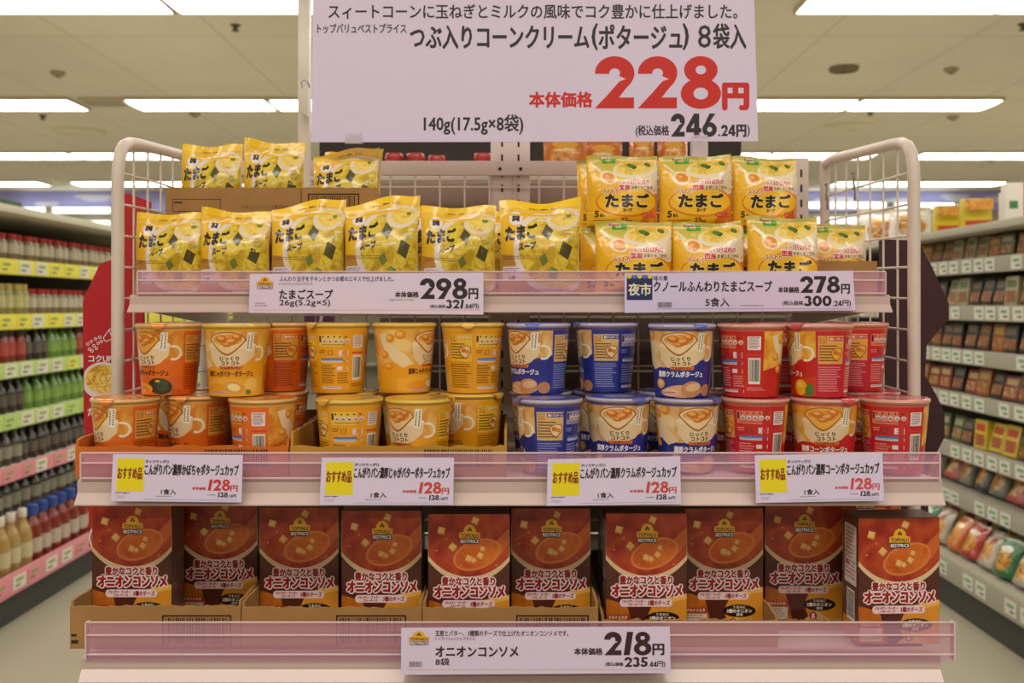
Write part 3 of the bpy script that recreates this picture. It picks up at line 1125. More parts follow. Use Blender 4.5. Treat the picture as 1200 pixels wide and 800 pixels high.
# ---------------------------------------------------------------- knorr style egg packs
def ko_art():
    a = Art('film')
    nood = food('egg_drop_print', ['#caa02a', '#e3c04a', '#f0d878', '#d6a83a'], 80)
    a.rect(.015, 0, .985, 1, '#f2ba18')
    a.poly([(.985, .36), (.985, 1), (.70, 1), (.86, .75)], '#e07a22')
    a.rect(.015, 0, .985, .05, '#b9b04a')
    a.poly([(.02, .04), (.6, .04), (.42, .25), (.12, .25)], '#c9b848')
    a.poly([(.20, .05), (.42, .045), (.40, .12), (.22, .13)], '#3f9a3a')
    a.rect(.17, .035, .33, .075, '#e4e6da')
    a.text('Knorr', .18, .038, .32, .072, '#b43a30', .004)
    a.ell(.80, .42, .34, .17, '#e6d6b6', -8, clip=(.3, .1, .985, .62))
    a.ell(.68, .20, .33, .145, '#e9dcc0', -8, clip=(.2, .02, .985, .6))
    a.ell(.68, .175, .285, .112, nood, -8, clip=(.2, .03, .98, .6))
    a.ell(.62, .15, .065, .035, '#4a7a2c', 15)
    a.ell(.66, .175, .04, .025, '#386324', -30)
    a.ell(.85, .13, .05, .03, '#55702c', 25)
    a.stroke([(.06, .12), (.16, .22), (.24, .30)], .035, '#e9d9b4')
    a.ell(.285, .335, .125, .10, '#efdcae', 20)
    a.ell(.29, .335, .085, .07, '#e08a1c', 20)
    a.ell(.27, .315, .03, .02, '#f2b858', 20)
    a.ell(.55, .68, .44, .215, '#e07f1a')
    a.ell(.54, .675, .41, .19, '#f5c022')
    a.text('とれて', .43, .385, .58, .43, '#d03a3e', .001, '#f6e8d8', .008)
    a.text('3日以内の', .59, .36, .86, .435, '#cc2430', .003, '#f6e8d8', .009)
    a.text('国産', .43, .445, .58, .515, '#cc2430', .004, '#f6e8d8', .010)
    a.text('新鮮たまご使用', .60, .455, .90, .505, '#4a2c18', .001, '#f6e2b8', .008)
    a.text('ふんわり', .20, .485, .42, .55, '#d2691c', .003, '#f8e6b4', .010, slope=-.02)
    a.text('たまご', .245, .57, .845, .755, '#20140e', .012, '#f8d668', .012)
    a.text('スープ', .48, .775, .60, .82, '#3a2812', .004)
    a.nums('5', .095, .80, .155, .895, '#2c2414')
    a.text('食入', .17, .845, .23, .89, '#3a2c18', .003)
    a.nums('27', .45, .905, .54, .965, '#3a2c18')
    a.text('kcal', .545, .93, .60, .965, '#3a2c18', .002)
    a.lines(.10, .935, .40, .965, 1, '#6b5418', 3)
    a.ring(.79, .86, .045, .032, .016, '#d6464e')
    a.stroke([(.83, .83), (.835, .90), (.90, .84), (.89, .80), (.87, .82), (.89, .885), (.95, .88)], .015, '#d6464e')
    return a
KW, KH = .103, .106
m_ko = mat('egg_drop_film', '#e8b43a', **FIN['film'])
ko_proto = []
ka = ko_art()
for sd, sl, ln, cr in ((5, .0, .004, .6), (17, .004, .006, .9), (29, -.003, .005, .8)):
    o = pouch('egg_soup_pouch', KW, KH, .021, ka, m_ko, sd, sl, ln, cr, seal=.08, flat=.6)
    ko_proto.append([o, False])
def ko(k, px0, px1, ptop, d, zb, label, rz=0.0, ry=0.0):
    w = (px1 - px0) * d / F
    h = HC + (358 - ptop) * d / F - zb
    p = ko_proto[k]
    o = p[0] if not p[1] else dup(p[0])
    p[1] = True
    o.location = (((px0 + px1) / 2 - 600) * d / F, d, zb + .0005)
    o.rotation_euler = (0, R(ry), R(rz))
    o.scale = (w / KW, w / KW, h / KH)
    tag(o, label, 'soup pack', 'orange and yellow egg soup pouches on the top shelf')
ko(0, 697, 788, 260, 1.338, EB, 'orange egg soup pouch at the left end of the lower front row', 2)
ko(1, 786, 872, 261, 1.342, EB, 'orange egg soup pouch second in the lower front row above the navy square card', -2)
ko(2, 875, 959, 255, 1.336, EB, 'orange egg soup pouch third in the lower front row, under the right upper pouch', 1)
ko(0, 940, 1015, 264, 1.392, EB + .004, 'orange egg soup pouch at the far right, standing in a low brown tray', 0)
ko(1, 679, 757, 266, 1.395, EB, 'orange egg soup pouch in the dark behind the leftmost lower pouch', 3)
ko(2, 762, 838, 266, 1.395, EB, 'orange egg soup pouch hidden behind the second lower pouch', -1)
ko(0, 845, 918, 266, 1.395, EB, 'orange egg soup pouch seen in the gap between the second and third lower pouches', 0)
KB = HC + .1115
ko(0, 687, 771, 183, 1.395, KB, 'orange egg soup pouch on the left of the upper row of three', 2)
ko(1, 772, 858, 183, 1.395, KB, 'orange egg soup pouch in the middle of the upper row of three', -1)
ko(2, 858, 934, 185, 1.396, KB, 'orange egg soup pouch on the right of the upper row of three', 0)
ko(2, 676, 752, 190, 1.448, KB, 'orange egg soup pouch sticking out behind the left upper pouch', -4)

# ---------------------------------------------------------------- brown cartons on the top shelf
def carton(name, label, x0, x1, y0, y1, z0, h, cut, art=None, side_m=None, front_h=None, back_h=None, side_h=None, deck=None, seed=1, parts=True, artmap=None):
    """open tray of corrugated card: four walls with a rough torn upper edge, floor, optional filled deck"""
    t = thing(name, label, 'carton', ((x0 + x1) / 2, y0, z0 + .0004))
    w, dp, th = (x1 - x0) / 2, y1 - y0, .003
    rnd = random.Random(seed)
    fh, bh, sh_ = front_h or h, back_h or h, side_h or h
    sm = side_m or CARD
    def edge(a_, b_, n, hh0, hh1):
        pts = []
        for i in range(n + 1):
            q = i / n
            hh = hh0 + (hh1 - hh0) * q
            pts.append((a_ + (b_ - a_) * q, hh + (cut * rnd.uniform(-1, 1) if 0 < i < n else 0)))
        return pts
    mb = MB()
    e = edge(-w, w, 34, fh, fh)
    mb.prism([(-w, 0)] + e + [(w, 0)], 0, th, sm)
    if art:
        art.emit(mb, lambda x, y, o_: (x, -o_, y))
    mb.build('front_wall', t)
    for sx in (-w, w - th):
        V = [(th, 0)] + edge(th, dp - th, 14, sh_ if side_h else fh, bh) + [(dp - th, 0)]
        MB().extrude_x(V, sx, sx + th, sm).build('side_wall', t)
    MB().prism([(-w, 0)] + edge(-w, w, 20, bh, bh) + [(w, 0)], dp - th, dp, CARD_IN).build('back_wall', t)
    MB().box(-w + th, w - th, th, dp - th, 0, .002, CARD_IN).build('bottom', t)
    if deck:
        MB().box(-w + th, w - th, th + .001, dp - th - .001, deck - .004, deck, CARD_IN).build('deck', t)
    return t
def X(px, d):
    return (px - 600) * d / F
z_top = HC + (358 - 220) * 1.388 / F
hh = z_top - Z1
a = Art('flat')
PR = '#4a3420'
xa0, xa1 = X(194, 1.388), X(352.5, 1.388)
def cpx(px, mid):
    return X(px, 1.388) - mid
def cz(py):
    return HC + (358 - py) * 1.388 / F - Z1
mid = (xa0 + xa1) / 2
# (artwork y is used directly as height here)
def rectz(a, px0, py0, px1, py1, mid, c):
    a.rect(cpx(px0, mid), cz(py1), cpx(px1, mid), cz(py0), c)
for q in ((202, 233.4, 258.5, 234.2), (202, 247.4, 258.5, 248.2), (202, 233.4, 202.8, 248.2), (257.8, 233.4, 258.5, 248.2), (204, 236.6, 214, 238.6)):
    rectz(a, *q, mid, PR)
V, Fc = text_mesh('イオントップバリュ株式会社')
x0_, x1_ = cpx(283, mid), cpx(338, mid)
a.put([(x0_ + u * (x1_ - x0_), cz(245) + (1 - v) * (cz(240.5) - cz(245))) for u, v in V], Fc, PR)
carton('carton', 'brown card carton under the two left upper egg packs', xa0, xa1, 1.388, 1.545, Z1, hh, .0006, a, deck=DECK - Z1 - .0005, back_h=hh * .8)
xb0, xb1 = X(353.5, 1.388), X(441, 1.388)
mid = (xb0 + xb1) / 2
a = Art('flat')
for q in ((361, 227, 421, 228.5), (361, 227, 362.5, 246), (419.5, 227, 421, 246)):
    rectz(a, *q, mid, '#2c2018')
rnd = random.Random(2)
xx = 365.0
while xx < 416:
    w_ = rnd.choice((.6, .8, 1.3))
    rectz(a, xx, 229.5, xx + w_, 246, mid, '#2c2018')
    xx += w_ + rnd.choice((.8, 1.1, 1.6))
carton('carton', 'brown card carton with a large barcode under the rightmost upper egg pack', xb0, xb1, 1.388, 1.545, Z1, hh, .0006, a, deck=DECK - Z1 - .0005, back_h=hh * .8)
zt_ = HC + (358 - 306) * 1.362 / F
carton('carton', 'low brown card tray at the right end of the topmost shelf', X(928, 1.362), X(1028, 1.362), 1.362, 1.46, Z1, .034, .0006, front_h=zt_ - Z1, back_h=.03)
#SECTION: cups
# ---------------------------------------------------------------- soup cups
CR, CRB, CH = .0385, .0320, .0865
def cup_art(fl):
    a = Art('cup', 1 / 138.0)
    c1, c2, nm, tc = fl['main'], fl['side'], fl['name'], fl['ink']
    warm = food('soup_glow_' + fl['key'], fl['warm'], 45, 'cup', detail=1)
    a.rect(-180, 0, 180, 1, c1)
    # warm soup photograph over the front
    a.poly([(-128, .0), (74, .0), (74, .42), (40, .47), (0, .56), (-40, .58), (-80, .52), (-128, .62)], warm)
    a.rect(-180, 0, 180, .035, fl['rimink'])
    # second slanting band below the name
    a.poly([(-75, .80), (-20, .74), (30, .77), (74, .70), (74, 1), (-75, 1)], fl['low'])
    # tilted cream cup at the left of the front
    a.poly([(-112, .10), (-96, .08), (-78, .30), (-52, .44), (-40, .56), (-62, .62), (-84, .50), (-104, .30)], '#ead2a8')
    for q in ((-86, .16, 9, .07), (-66, .10, 11, .075), (-100, .42, 9, .06), (-90, .60, 9, .06)):
        a.ell(q[0], q[1], q[2], q[3], '#dd8a22')
        a.ell(q[0] - 2, q[1] - .012, q[2] * .6, q[3] * .5, '#f0b652')
    # cream mug
    a.poly([(-44, .24), (50, .24), (46, .42), (30, .53), (0, .60), (-26, .58), (-40, .46)], '#e6cda4')
    a.ell(3, .245, 47, .065, '#f0dcb4')
    # mug handle
    a.ring(56, .37, 13, .10, 5.0, '#f2e4ca', -115, 115, 22)
    # heart shaped spoon with croutons
    def heart(cx, cy, rx, up, dn):
        return [(cx + rx * math.cos(R(q)), cy + (up * math.sin(R(q)) if q > 180 else dn * (1 - abs(math.cos(R(q))) ** 1.5))) for q in range(0, 360, 8)]
    a.poly(heart(-4, .17, 35, .125, .235), '#a9662c')
    a.poly(heart(-4, .17, 32, .108, .205), fl['heart'])
    a.ell(-4, .165, 27, .085, warm)
    for q in ((-14, .15, 11, .055, 10), (4, .19, 12, .05, -15), (14, .12, 9, .05, 20), (-4, .24, 8, .03, 0)):
        a.ell(q[0], q[1], q[2], q[3], '#c9701e', q[4])
        a.ell(q[0] - 1.5, q[1] - .015, q[2] * .65, q[3] * .5, '#eca95a', q[4])
    # vertical caption slip
    a.poly([(33, .05), (46, .06), (43, .34), (30, .33)], '#f0e6d2')
    for i in range(7):
        a.rect(40.5 - i * .35, .08 + i * .034, 43 - i * .35, .10 + i * .034, '#4a3424')
        a.rect(34.5 - i * .35, .10 + i * .03, 37 - i * .35, .118 + i * .03, '#4a3424')
    # lettering
    a.text('じっくり', -18, .415, 18, .475, '#2c1c14', .4)
    a.text('コトコト', -16, .485, 19, .545, '#2c1c14', .4)
    a.poly([(-22, .56), (27, .56), (24, .61), (-19, .61)], '#e0782c')
    a.text('こんがりパン', -17, .566, 21, .606, '#4c1a0c', .3)
    n = nm
    a.text(n, -50, .63, 46, .72, tc, .5, fl.get('halo'), .8)
    # food on the lower band
    for q in fl['food']:
        a.ell(*q)
    a.rrect(-44, .935, -8, .975, .012, '#e6a8a0')
    a.lines(-42, .945, -10, .968, 1, '#a03c34', 3)
    # description panel
    a.rect(74, .06, 130, 1, c2)
    a.rect(78, .10, 127, .52, fl['panel'])
    a.text('じっくり', 80, .115, 93, .145, '#2c1c14', .12)
    a.text('コトコト', 80, .15, 93, .18, '#2c1c14', .12)
    a.rect(80, .19, 94, .215, '#e0782c')
    a.rect(97, .12, 127, .175, c2)
    a.text(n, 98.5, .13, 126, .166, '#f2e8dc', .12)
    a.lines(80, .24, 118, .50, 6, '#6a4420', 5)
    a.poly([(100, .33), (112, .27), (124, .29), (126, .38), (114, .49), (104, .43)], '#a9662c')
    a.poly([(102, .335), (112, .285), (122, .30), (124, .375), (114, .465), (106, .42)], fl['heart'])
    a.ell(110, .35, 5, .035, '#c9701e')
    a.ell(118, .37, 4.5, .03, '#d8852c')
    a.lines(78, .56, 126, .95, 11, fl['fine'], 7, .5)
    # instructions panel
    a.rrect(134, .10, 196, .29, .02, fl['icons'])
    a.rect(135, .12, 139, .22, '#3a2a22')
    for i in range(5):
        a.ell(146 + i * 11.0, .20, 4.4, .033, '#e2d4d0')
        a.ell(146 + i * 11.0, .208, 3.0, .016, ('#b06a4a', '#8a86a0', '#a8584a', '#96909a', '#b88a5a')[i])
        a.ell(143 + i * 11.0, .135, 1.8, .013, '#3a2a22')
    a.lines(140, .255, 192, .28, 1, '#6a4a30', 9)
    a.lines(134, .345, 150, .41, 2, fl['fine'], 11)
    a.rect(152, .35, 162, .42, '#3a2a22')
    a.rect(153, .356, 161, .414, c2)
    a.rect(174, .345, 192, .435, '#e8dfe4')
    a.stroke([(177, .36), (189, .42)], 1.2, '#c05a6a')
    a.stroke([(177, .42), (189, .36)], 1.2, '#c05a6a')
    a.rect(138, .47, 192, .535, '#dfe0ec')
    a.rect(138, .47, 192, .50, '#4a72c0')
    a.lines(140, .507, 190, .53, 1, '#3a4a80', 13)
    a.lines(136, .58, 168, .88, 8, fl['fine'], 15)
    a.rect(170, .60, 192, .66, '#e4d8e4')
    a.lines(171, .70, 195, .88, 5, fl['fine'], 17)
    a.rect(138, .91, 194, .95, '#e8dfe8')
    a.lines(140, .917, 190, .943, 1, '#7a4a40', 19)
    # warning box and bar code (angle 203..228)
    def w(x):
        return x - 360
    a.rect(w(202), .11, w(226), .31, '#eadfe0')
    a.lines(w(204), .125, w(224), .30, 6, '#8a4048', 21)
    a.rect(w(200), .375, w(228), .40, '#d23040')
    a.bars(w(203), .43, w(226), .82, 5)
    a.lines(w(200), .87, w(240), .93, 2, fl['fine'], 23)
    return a
FLAV = {
 'pumpkin': dict(key='pumpkin', main='#df6a18', side='#d85c18', name='濃厚かぼちゃポタージュ', ink='#3c2010', warm=['#d07a1c', '#e09a34', '#ecb860'], rimink='#d9a04a', low='#d8621c', heart='#e8a844',
   panel='#e0a040', icons='#e2984c', fine='#7c3410', food=[(28, .88, 26, .125, '#2c3424', 8), (34, .86, 12, .10, '#414a30', 15), (24, .80, 5, .02, '#d8a84a', 0), (-14, .92, 26, .085, '#e8951c', 0), (-14, .935, 20, .05, '#d97a10', 0), (62, .97, 12, .05, '#c5541a', 0)]),
 'jaga': dict(key='jaga', main='#e8a01a', side='#e09c1c', name='濃厚じゃがバターポタージュ', ink='#6a3410', warm=['#d79236', '#e6b054', '#eccb84'], rimink='#dca636', low='#eaae34', heart='#ecca92',
   panel='#e6b834', icons='#e8c04c', fine='#7a5210', food=[(-28, .90, 24, .08, '#e89a1c', 0), (8, .89, 22, .10, '#dca04a', 10), (8, .88, 13, .055, '#f0dca0', 10), (44, .84, 14, .10, '#edc468', 0), (38, .955, 6, .04, '#5a8a30', 20), (62, .93, 10, .06, '#e6b450', 0)]),
 'clam': dict(key='clam', main='#232c86', side='#2a3592', name='濃厚クラムポタージュ', ink='#f0ecf4', warm=['#cf9348', '#e2b878', '#ecd3a2'], rimink='#5a4a7a', low='#28328a', heart='#eed0a4',
   panel='#d9b274', icons='#9a94c0', fine='#aab4e2', food=[(-46, .82, 11, .075, '#e0a44c', 0), (-46, .81, 7, .045, '#f0c878', 0), (4, .93, 40, .095, '#dba878', 0), (22, .90, 22, .12, '#c98a58', -12), (26, .87, 16, .06, '#e2b68a', -8), (-24, .95, 20, .06, '#e8c49a', 0), (58, .92, 14, .09, '#c08454', 0)]),
 'corn': dict(key='corn', main='#c4201c', side='#c01c3a', name='濃厚コーンポタージュ', ink='#f4e6dc', warm=['#dc8a24', '#eaae3a', '#eec878'], rimink='#c8584a', low='#cc3a1c', heart='#ecb040',
   panel='#e2a24c', icons='#de7c66', fine='#f0a8a8', food=[(40, .88, 15, .12, '#e8b01c', 14), (38, .84, 9, .05, '#f2cc4a', 14), (60, .92, 9, .10, '#4a7a28', 20), (-52, .84, 10, .075, '#e0963c', 0), (-50, .83, 6, .04, '#f0be6a', 0), (-10, .95, 24, .05, '#e09a30', 0)]),
}
FLAV['clam']['halo'] = None
FLAV['corn']['halo'] = '#8a1414'
FOIL = {'pumpkin': '#dd8a3c', 'jaga': '#dfb04a', 'clam': '#5c62b4', 'corn': '#c9505a'}
cup_proto = {}
def make_cup(key):
    fl = FLAV[key]
    t = thing('soup_cup', 'soup cup', 'soup cup')
    a = cup_art(fl)
    mb = MB()
    mb.lathe([(CRB - .003, .004), (CRB - .002, .0005), (CRB, 0), (CRB + .0002, .001), (CR - .0004, CH - .006)], ink(fl['main'], 'cup'), 72)
    def fm(u, v, h):
        q = R(u - 90)
        r = CRB + (CR - CRB) * (1 - v) + h
        return Vector((r * math.cos(q), r * math.sin(q), .0015 + (CH - .0075) * (1 - v)))
    a.emit(mb, fm, [x for x in range(-180, 181, 5)], None, base=2.2e-4, step=4e-5, smooth=True)
    mb.build('cup_body', t)
    rim = MB()
    m_rim = mat('cup_rim_' + key, {'pumpkin': '#dfb070', 'jaga': '#e2bc50', 'clam': '#b8b2cc', 'corn': '#d8a08c'}[key], .3, coat=.5)
    rim.lathe([(CR - .0006, CH - .0062), (CR + .0012, CH - .0052), (CR + .0022, CH - .003), (CR + .0016, CH - .0008), (CR - .001, CH - .0002)], m_rim, 56)
    rim.build('rim', t)
    lid = MB()
    m_lid = mat('lid_foil_' + key, FOIL[key], .25, .25, coat=.5, bump=(40, .25, .002))
    lid.lathe([(CR + .0005, CH - .0003), (CR - .0006, CH + .0003), (CR - .004, CH + .0001), (.02, CH - .0002), (.0005, CH - .0002)], m_lid, 48)
    # pull tab bent over the rim
    V, Fc = [], []
    for i in range(6):
        q = i / 5
        rr = CR - .002 + .0065 * math.sin(min(1, q * 1.6) * math.pi / 2)
        z = CH + .0006 - .0095 * max(0, q - .25)
        hw = .010 * (1 - q * q * .6)
        for s_ in (-1, 0, 1):
            V.append((s_ * hw, -(math.sqrt(max(0, rr * rr - (s_ * hw) ** 2))), z))
    for i in range(5):
        for j in range(2):
            Fc.append((i * 3 + j, i * 3 + j + 1, (i + 1) * 3 + j + 1, (i + 1) * 3 + j))
    lid.add(V, Fc, m_lid, True)
    o = lid.build('lid', t)
    o.rotation_euler = (0, 0, R({'pumpkin': 30, 'jaga': 120, 'clam': 35, 'corn': 40}[key]))
    return t
for k_ in FLAV:
    cup_proto[k_] = [make_cup(k_), False]
CNAME = {'pumpkin': 'orange pumpkin soup cups', 'jaga': 'golden potato soup cups', 'clam': 'blue clam soup cups', 'corn': 'red corn soup cups'}
def cup(key, px, d, zb, face, label, s=1.0):
    p = cup_proto[key]
    o = p[0] if not p[1] else dup(p[0])
    p[1] = True
    x = (px - 600) * d / F
    view = math.degrees(math.atan2(x, d))
    o.location = (x, d, zb)
    o.rotation_euler = (0, 0, R(-face - view))
    o.scale = (s, s, s)
    tag(o, label, 'soup cup', CNAME[key])
ZL = Z2 + .0032
ZU = ZL + CH + .0012
# lower row
cup('pumpkin', 147.5, 1.197, ZL, 62, 'orange pumpkin soup cup at the left end of the bottom row, mug picture in front')
cup('pumpkin', 233, 1.235, ZL, 60, 'orange pumpkin soup cup second in the bottom row, behind the tray edge')
cup('pumpkin', 308, 1.192, ZL, 222, 'orange pumpkin soup cup third in the bottom row, barcode in front')
cup('pumpkin', 325, 1.285, ZL, 95, 'orange pumpkin soup cup peeking out behind the third bottom one')
cup('pumpkin', 214, 1.315, ZL, 10, 'orange pumpkin soup cup hidden at the back between the two left bottom ones')
cup('jaga', 409.5, 1.190, ZL, 168, 'golden potato soup cup at the left of its bottom row, instructions in front')
cup('jaga', 491, 1.190, ZL, 40, 'golden potato soup cup in the middle of its bottom row, mug handle picture in front')
cup('jaga', 553, 1.262, ZL, 66, 'golden potato soup cup at the right of its bottom row, dimmer, beside the blue cups')
cup('jaga', 408, 1.283, ZL, 10, 'golden potato soup cup at the back below the left upper golden one')
cup('jaga', 483, 1.290, ZL, 10, 'golden potato soup cup at the back below the middle upper golden one')
cup('clam', 643, 1.190, ZL, 100, 'blue clam soup cup at the left of its bottom row, beige panel in front')
cup('clam', 725, 1.212, ZL, -2, 'blue clam soup cup in the middle of its bottom row, heart spoon picture in front')
cup('clam', 805, 1.200, ZL, -24, 'blue clam soup cup at the right of its bottom row, beside the red cups')
cup('clam', 634, 1.290, ZL, 45, 'blue clam soup cup peeking out at the back by the golden cups')
cup('clam', 708, 1.300, ZL, 10, 'blue clam soup cup at the back below the middle upper blue one')
cup('clam', 783, 1.292, ZL, 10, 'blue clam soup cup at the back below the right upper blue one')
cup('corn', 885, 1.200, ZL, 168, 'red corn soup cup at the left of its bottom row, instruction icons in front')
cup('corn', 966, 1.200, ZL, -2, 'red corn soup cup in the middle of its bottom row, heart spoon picture in front')
cup('corn', 1048, 1.192, ZL, 174, 'red corn soup cup at the right end of the bottom row')
cup('corn', 1016, 1.288, ZL, 0, 'red corn soup cup at the back whose lid shows below the right upper red one')
cup('corn', 865, 1.295, ZL, 0, 'red corn soup cup at the back below the left upper red one')
cup('corn', 940, 1.295, ZL, 0, 'red corn soup cup at the back below the middle upper red one')
# upper row
cup('pumpkin', 198.5, 1.232, ZU, 48, 'orange pumpkin soup cup at the left end of the top row')
cup('jaga', 277.5, 1.215, ZU, 14, 'golden potato soup cup among the orange cups of the top row')
cup('pumpkin', 329, 1.290, ZU, 92, 'orange pumpkin soup cup half hidden behind the golden one in the top row')
cup('jaga', 396, 1.262, ZU, 172, 'golden potato soup cup with instructions and barcode, left of three on top')
cup('jaga', 474, 1.262, ZU, -58, 'golden potato soup cup turned to its barcode, middle of three on top')
cup('jaga', 554, 1.262, ZU, 128, 'golden potato cup turned to its text side, right of three on top')
cup('clam', 631, 1.250, ZU, 46, 'blue clam soup cup at the left of its top row, mug picture in front')
cup('clam', 710, 1.275, ZU, 102, 'blue clam soup cup, middle of its top row, blue text side in front')
cup('clam', 799, 1.205, ZU, 2, 'blue clam soup cup at the right of its top row, full front in view')
cup('corn', 880, 1.205, ZU, 208, 'red corn soup cup at the left of its top row, barcode in front')
cup('corn', 960, 1.205, ZU, 80, 'red corn soup cup with a corn cob picture, middle of its top row')
cup('corn', 912, 1.292, ZU, 140, 'red corn soup cup seen in the gap behind the two front top ones')
cup('corn', 1003, 1.288, ZU, 105, 'red corn soup cup at the right of the top row, half behind its neighbour')
# trays of the cups
m_ora = mat('orange_printed_card', '#c9691c', .6, var=.05, vscale=20)
m_yel = mat('ochre_printed_card', '#b98a2e', .65, var=.05, vscale=20)
def tray_art(mid, d, px0, px1, seed):
    a = Art('flat')
    rnd = random.Random(seed)
    x = px0
    while x < px1:
        w_ = rnd.choice((.8, 1.2, 1.8))
        a.rect(X(x, d) - mid, .012, X(x + w_, d) - mid, .0325, '#33261a')
        x += w_ + rnd.choice((.9, 1.4))
    return a
dT = 1.1515
x0, x1 = X(88, dT), X(338, dT)
carton('cup_tray', 'orange card tray with a wavy cut edge around the pumpkin cups', x0, x1, dT, 1.366, Z2, .036, .0016, tray_art((x0 + x1) / 2, dT, 240, 314, 3), m_ora, front_h=.036, back_h=.055, side_h=.043, seed=4)
x0, x1 = X(340, dT), X(594, dT)
carton('cup_tray', 'ochre card tray with a wavy cut edge around the golden cups', x0, x1, dT, 1.366, Z2, .036, .0016, tray_art((x0 + x1) / 2, dT, 497, 577, 5), m_yel, front_h=.036, back_h=.05, side_h=.052, seed=6)
#SECTION: boxes
# ---------------------------------------------------------------- red onion soup boxes
BW, BH, BD = .0955, .1455, .046
def box_art():
    W, H = 100.0, 150.0
    a = Art('carton')
    soup = food('onion_soup_print', ['#861a12', '#9c2818', '#b2441f', '#942016'], 22, 'carton', dist=.3, detail=2)
    a.rect(0, 0, W, H, '#54251b')
    a.poly([(0, 0), (W, 0), (W, 58)] + [(W / 2 + 68 * math.cos(R(q)), 2 + 81 * math.sin(R(q))) for q in range(42, 140, 6)] + [(0, 58)], '#d9bd94')
    a.poly([(0, 0), (W, 0), (W, 50)] + [(W / 2 + 68 * math.cos(R(q)), -2 + 78 * math.sin(R(q))) for q in range(42, 140, 6)] + [(0, 50)], soup)
    # spoon
    a.poly([(80, 36), (100, 16), (100, 36), (89, 50)], '#c4602a')
    a.ell(60, 49, 31, 18, '#d07a38', -20)
    a.ell(60, 49, 28, 15.2, food('spoon_soup_print', ['#b4441a', '#c8601e', '#d2742a'], 30, 'carton'), -20)
    for cx, cy, s_, rt in ((16, 20, 9, 15), (58, 8, 8.5, 25), (30, 40, 9, 40), (50, 54, 8, 20), (64, 50.5, 7.5, 35), (67, 42, 6, 15), (56, 56, 6, 50)):
        a.rect(cx - s_ / 2, cy - s_ / 2, cx + s_ / 2, cy + s_ / 2, '#c98c44', rt)
        a.rect(cx - s_ * .42, cy - s_ * .46, cx + s_ * .36, cy + s_ * .3, '#e2b46c', rt)
    for cx, cy in ((40, 62), (78, 44), (22, 30), (84, 62), (10, 44)):
        a.ell(cx, cy, 1.6, 1.2, '#d8703a')
    a.emblem(38, 13, 64, 36)
    # lower part: onions, cheeses
    a.poly([(0, 104), (26, 112), (36, 150), (0, 150)], food('onion_print', ['#8a3a0e', '#b05a16', '#c97a22'], 40, 'carton'))
    a.poly([(50, 128), (60, 106), (100, 98), (100, 150), (58, 150)], '#d9922c')
    a.poly([(60, 106), (100, 98), (100, 104), (64, 112)], '#ecb450')
    a.ell(70, 128, 21, 8, '#241610')
    a.text('うまみに', 62, 121.6, 78, 125, '#e8dcc8', .12)
    a.text('2種のオニオン', 54, 125.8, 86, 130.4, '#f0e4d0', .25)
    a.text('使用', 66, 131, 74, 134.4, '#e8dcc8', .12)
    a.poly([(46, 150), (66, 136), (88, 150)], '#d8b878')
    a.ell(62, 142.5, 5, 5.2, '#b02018')
    a.nums('8', 59.6, 139, 64.4, 146, '#f2e6dc')
    a.poly([(0, 124), (30, 124), (30, 129.5), (0, 129.5)], '#a83418')
    a.text('クルトン入り', 3, 125, 26, 128.8, '#f0dcc8', .2)
    a.rect(2, 131.5, 29, 147, '#d8cabc')
    a.lines(3.5, 133, 27.5, 145.5, 4, '#8a6a50', 6)
    # main lettering
    a.text('豊かなコクと香り', 17, 76.5, 82, 86.5, '#8e1414', .55, '#f0d8dc', 1.25)
    a.text('オニオンコンソメ', 7.5, 87.5, 94, 101, '#9a1616', .95, '#f3dde2', 1.5)
    a.rrect(17, 104.5, 82, 114, 4, '#edd2d6')
    a.text('パルメザン・チェダー', 20, 105.8, 48, 109, '#a0242c', .18)
    a.text('ブルーチーズ', 27, 109.8, 45, 112.8, '#a0242c', .18)
    a.text('3種のチーズ', 52, 106.2, 79, 112.4, '#94161c', .25)
    return a
m_box = mat('box_dark_carton', '#41221c', **FIN['carton'])
m_boxtop = mat('box_top_carton', '#4c2a20', **FIN['carton'])
def make_box():
    mb = MB()
    w, h, d = BW / 2, BH, BD
    mb.box(-w, w, 0, d, 0, h, m_box, .0008)
    box_art().emit(mb, quad_map((-w + .0004, 0, h - .0006), (w - .0004, 0, h - .0006), (-w + .0004, 0, .0006), (w - .0004, 0, .0006), 100, 150), base=1e-4, step=3e-5)
    # left flank
    a = Art('carton')
    a.rect(0, 0, 46, 150, '#5a342c')
    a.rect(0, 126, 46, 150, '#c9771c')
    a.rrect(5, 12, 41, 84, 2, '#e6d8cf')
    a.lines(8, 16, 38, 80, 13, '#80564a', 4)
    a.ell(14, 60, 7, 3, '#a86a50')
    a.bars(12, 90, 36, 128, 8)
    a.emit(mb, quad_map((-w, d - .0006, h - .0006), (-w, .0006, h - .0006), (-w, d - .0006, .0006), (-w, .0006, .0006), 46, 150), base=1e-4, step=3e-5)
    # right flank
    a = Art('carton')
    a.rect(0, 0, 46, 150, '#6b4a44')
    for i in range(6):
        a.stroke([(6, 24 + i * 22), (38, 18 + i * 22)], 1.2, '#3a241e')
    a.rect(0, 132, 46, 150, '#a8621c')
    a.emit(mb, quad_map((w, .0006, h - .0006), (w, d - .0006, h - .0006), (w, .0006, .0006), (w, d - .0006, .0006), 46, 150), base=1e-4, step=3e-5)
    # lid flap seam
    a = Art('carton')
    a.rect(0, 0, 100, 46, '#5a3026')
    a.rect(0, 5, 100, 5.8, '#331a14')
    a.rect(0, 40, 100, 46, '#7c3424')
    a.emit(mb, quad_map((-w + .0006, d - .0006, h), (w - .0006, d - .0006, h), (-w + .0006, .0006, h), (w - .0006, .0006, h), 100, 46), base=1e-4, step=3e-5)
    return mb.build('soup_box')
box0 = [make_box(), False]
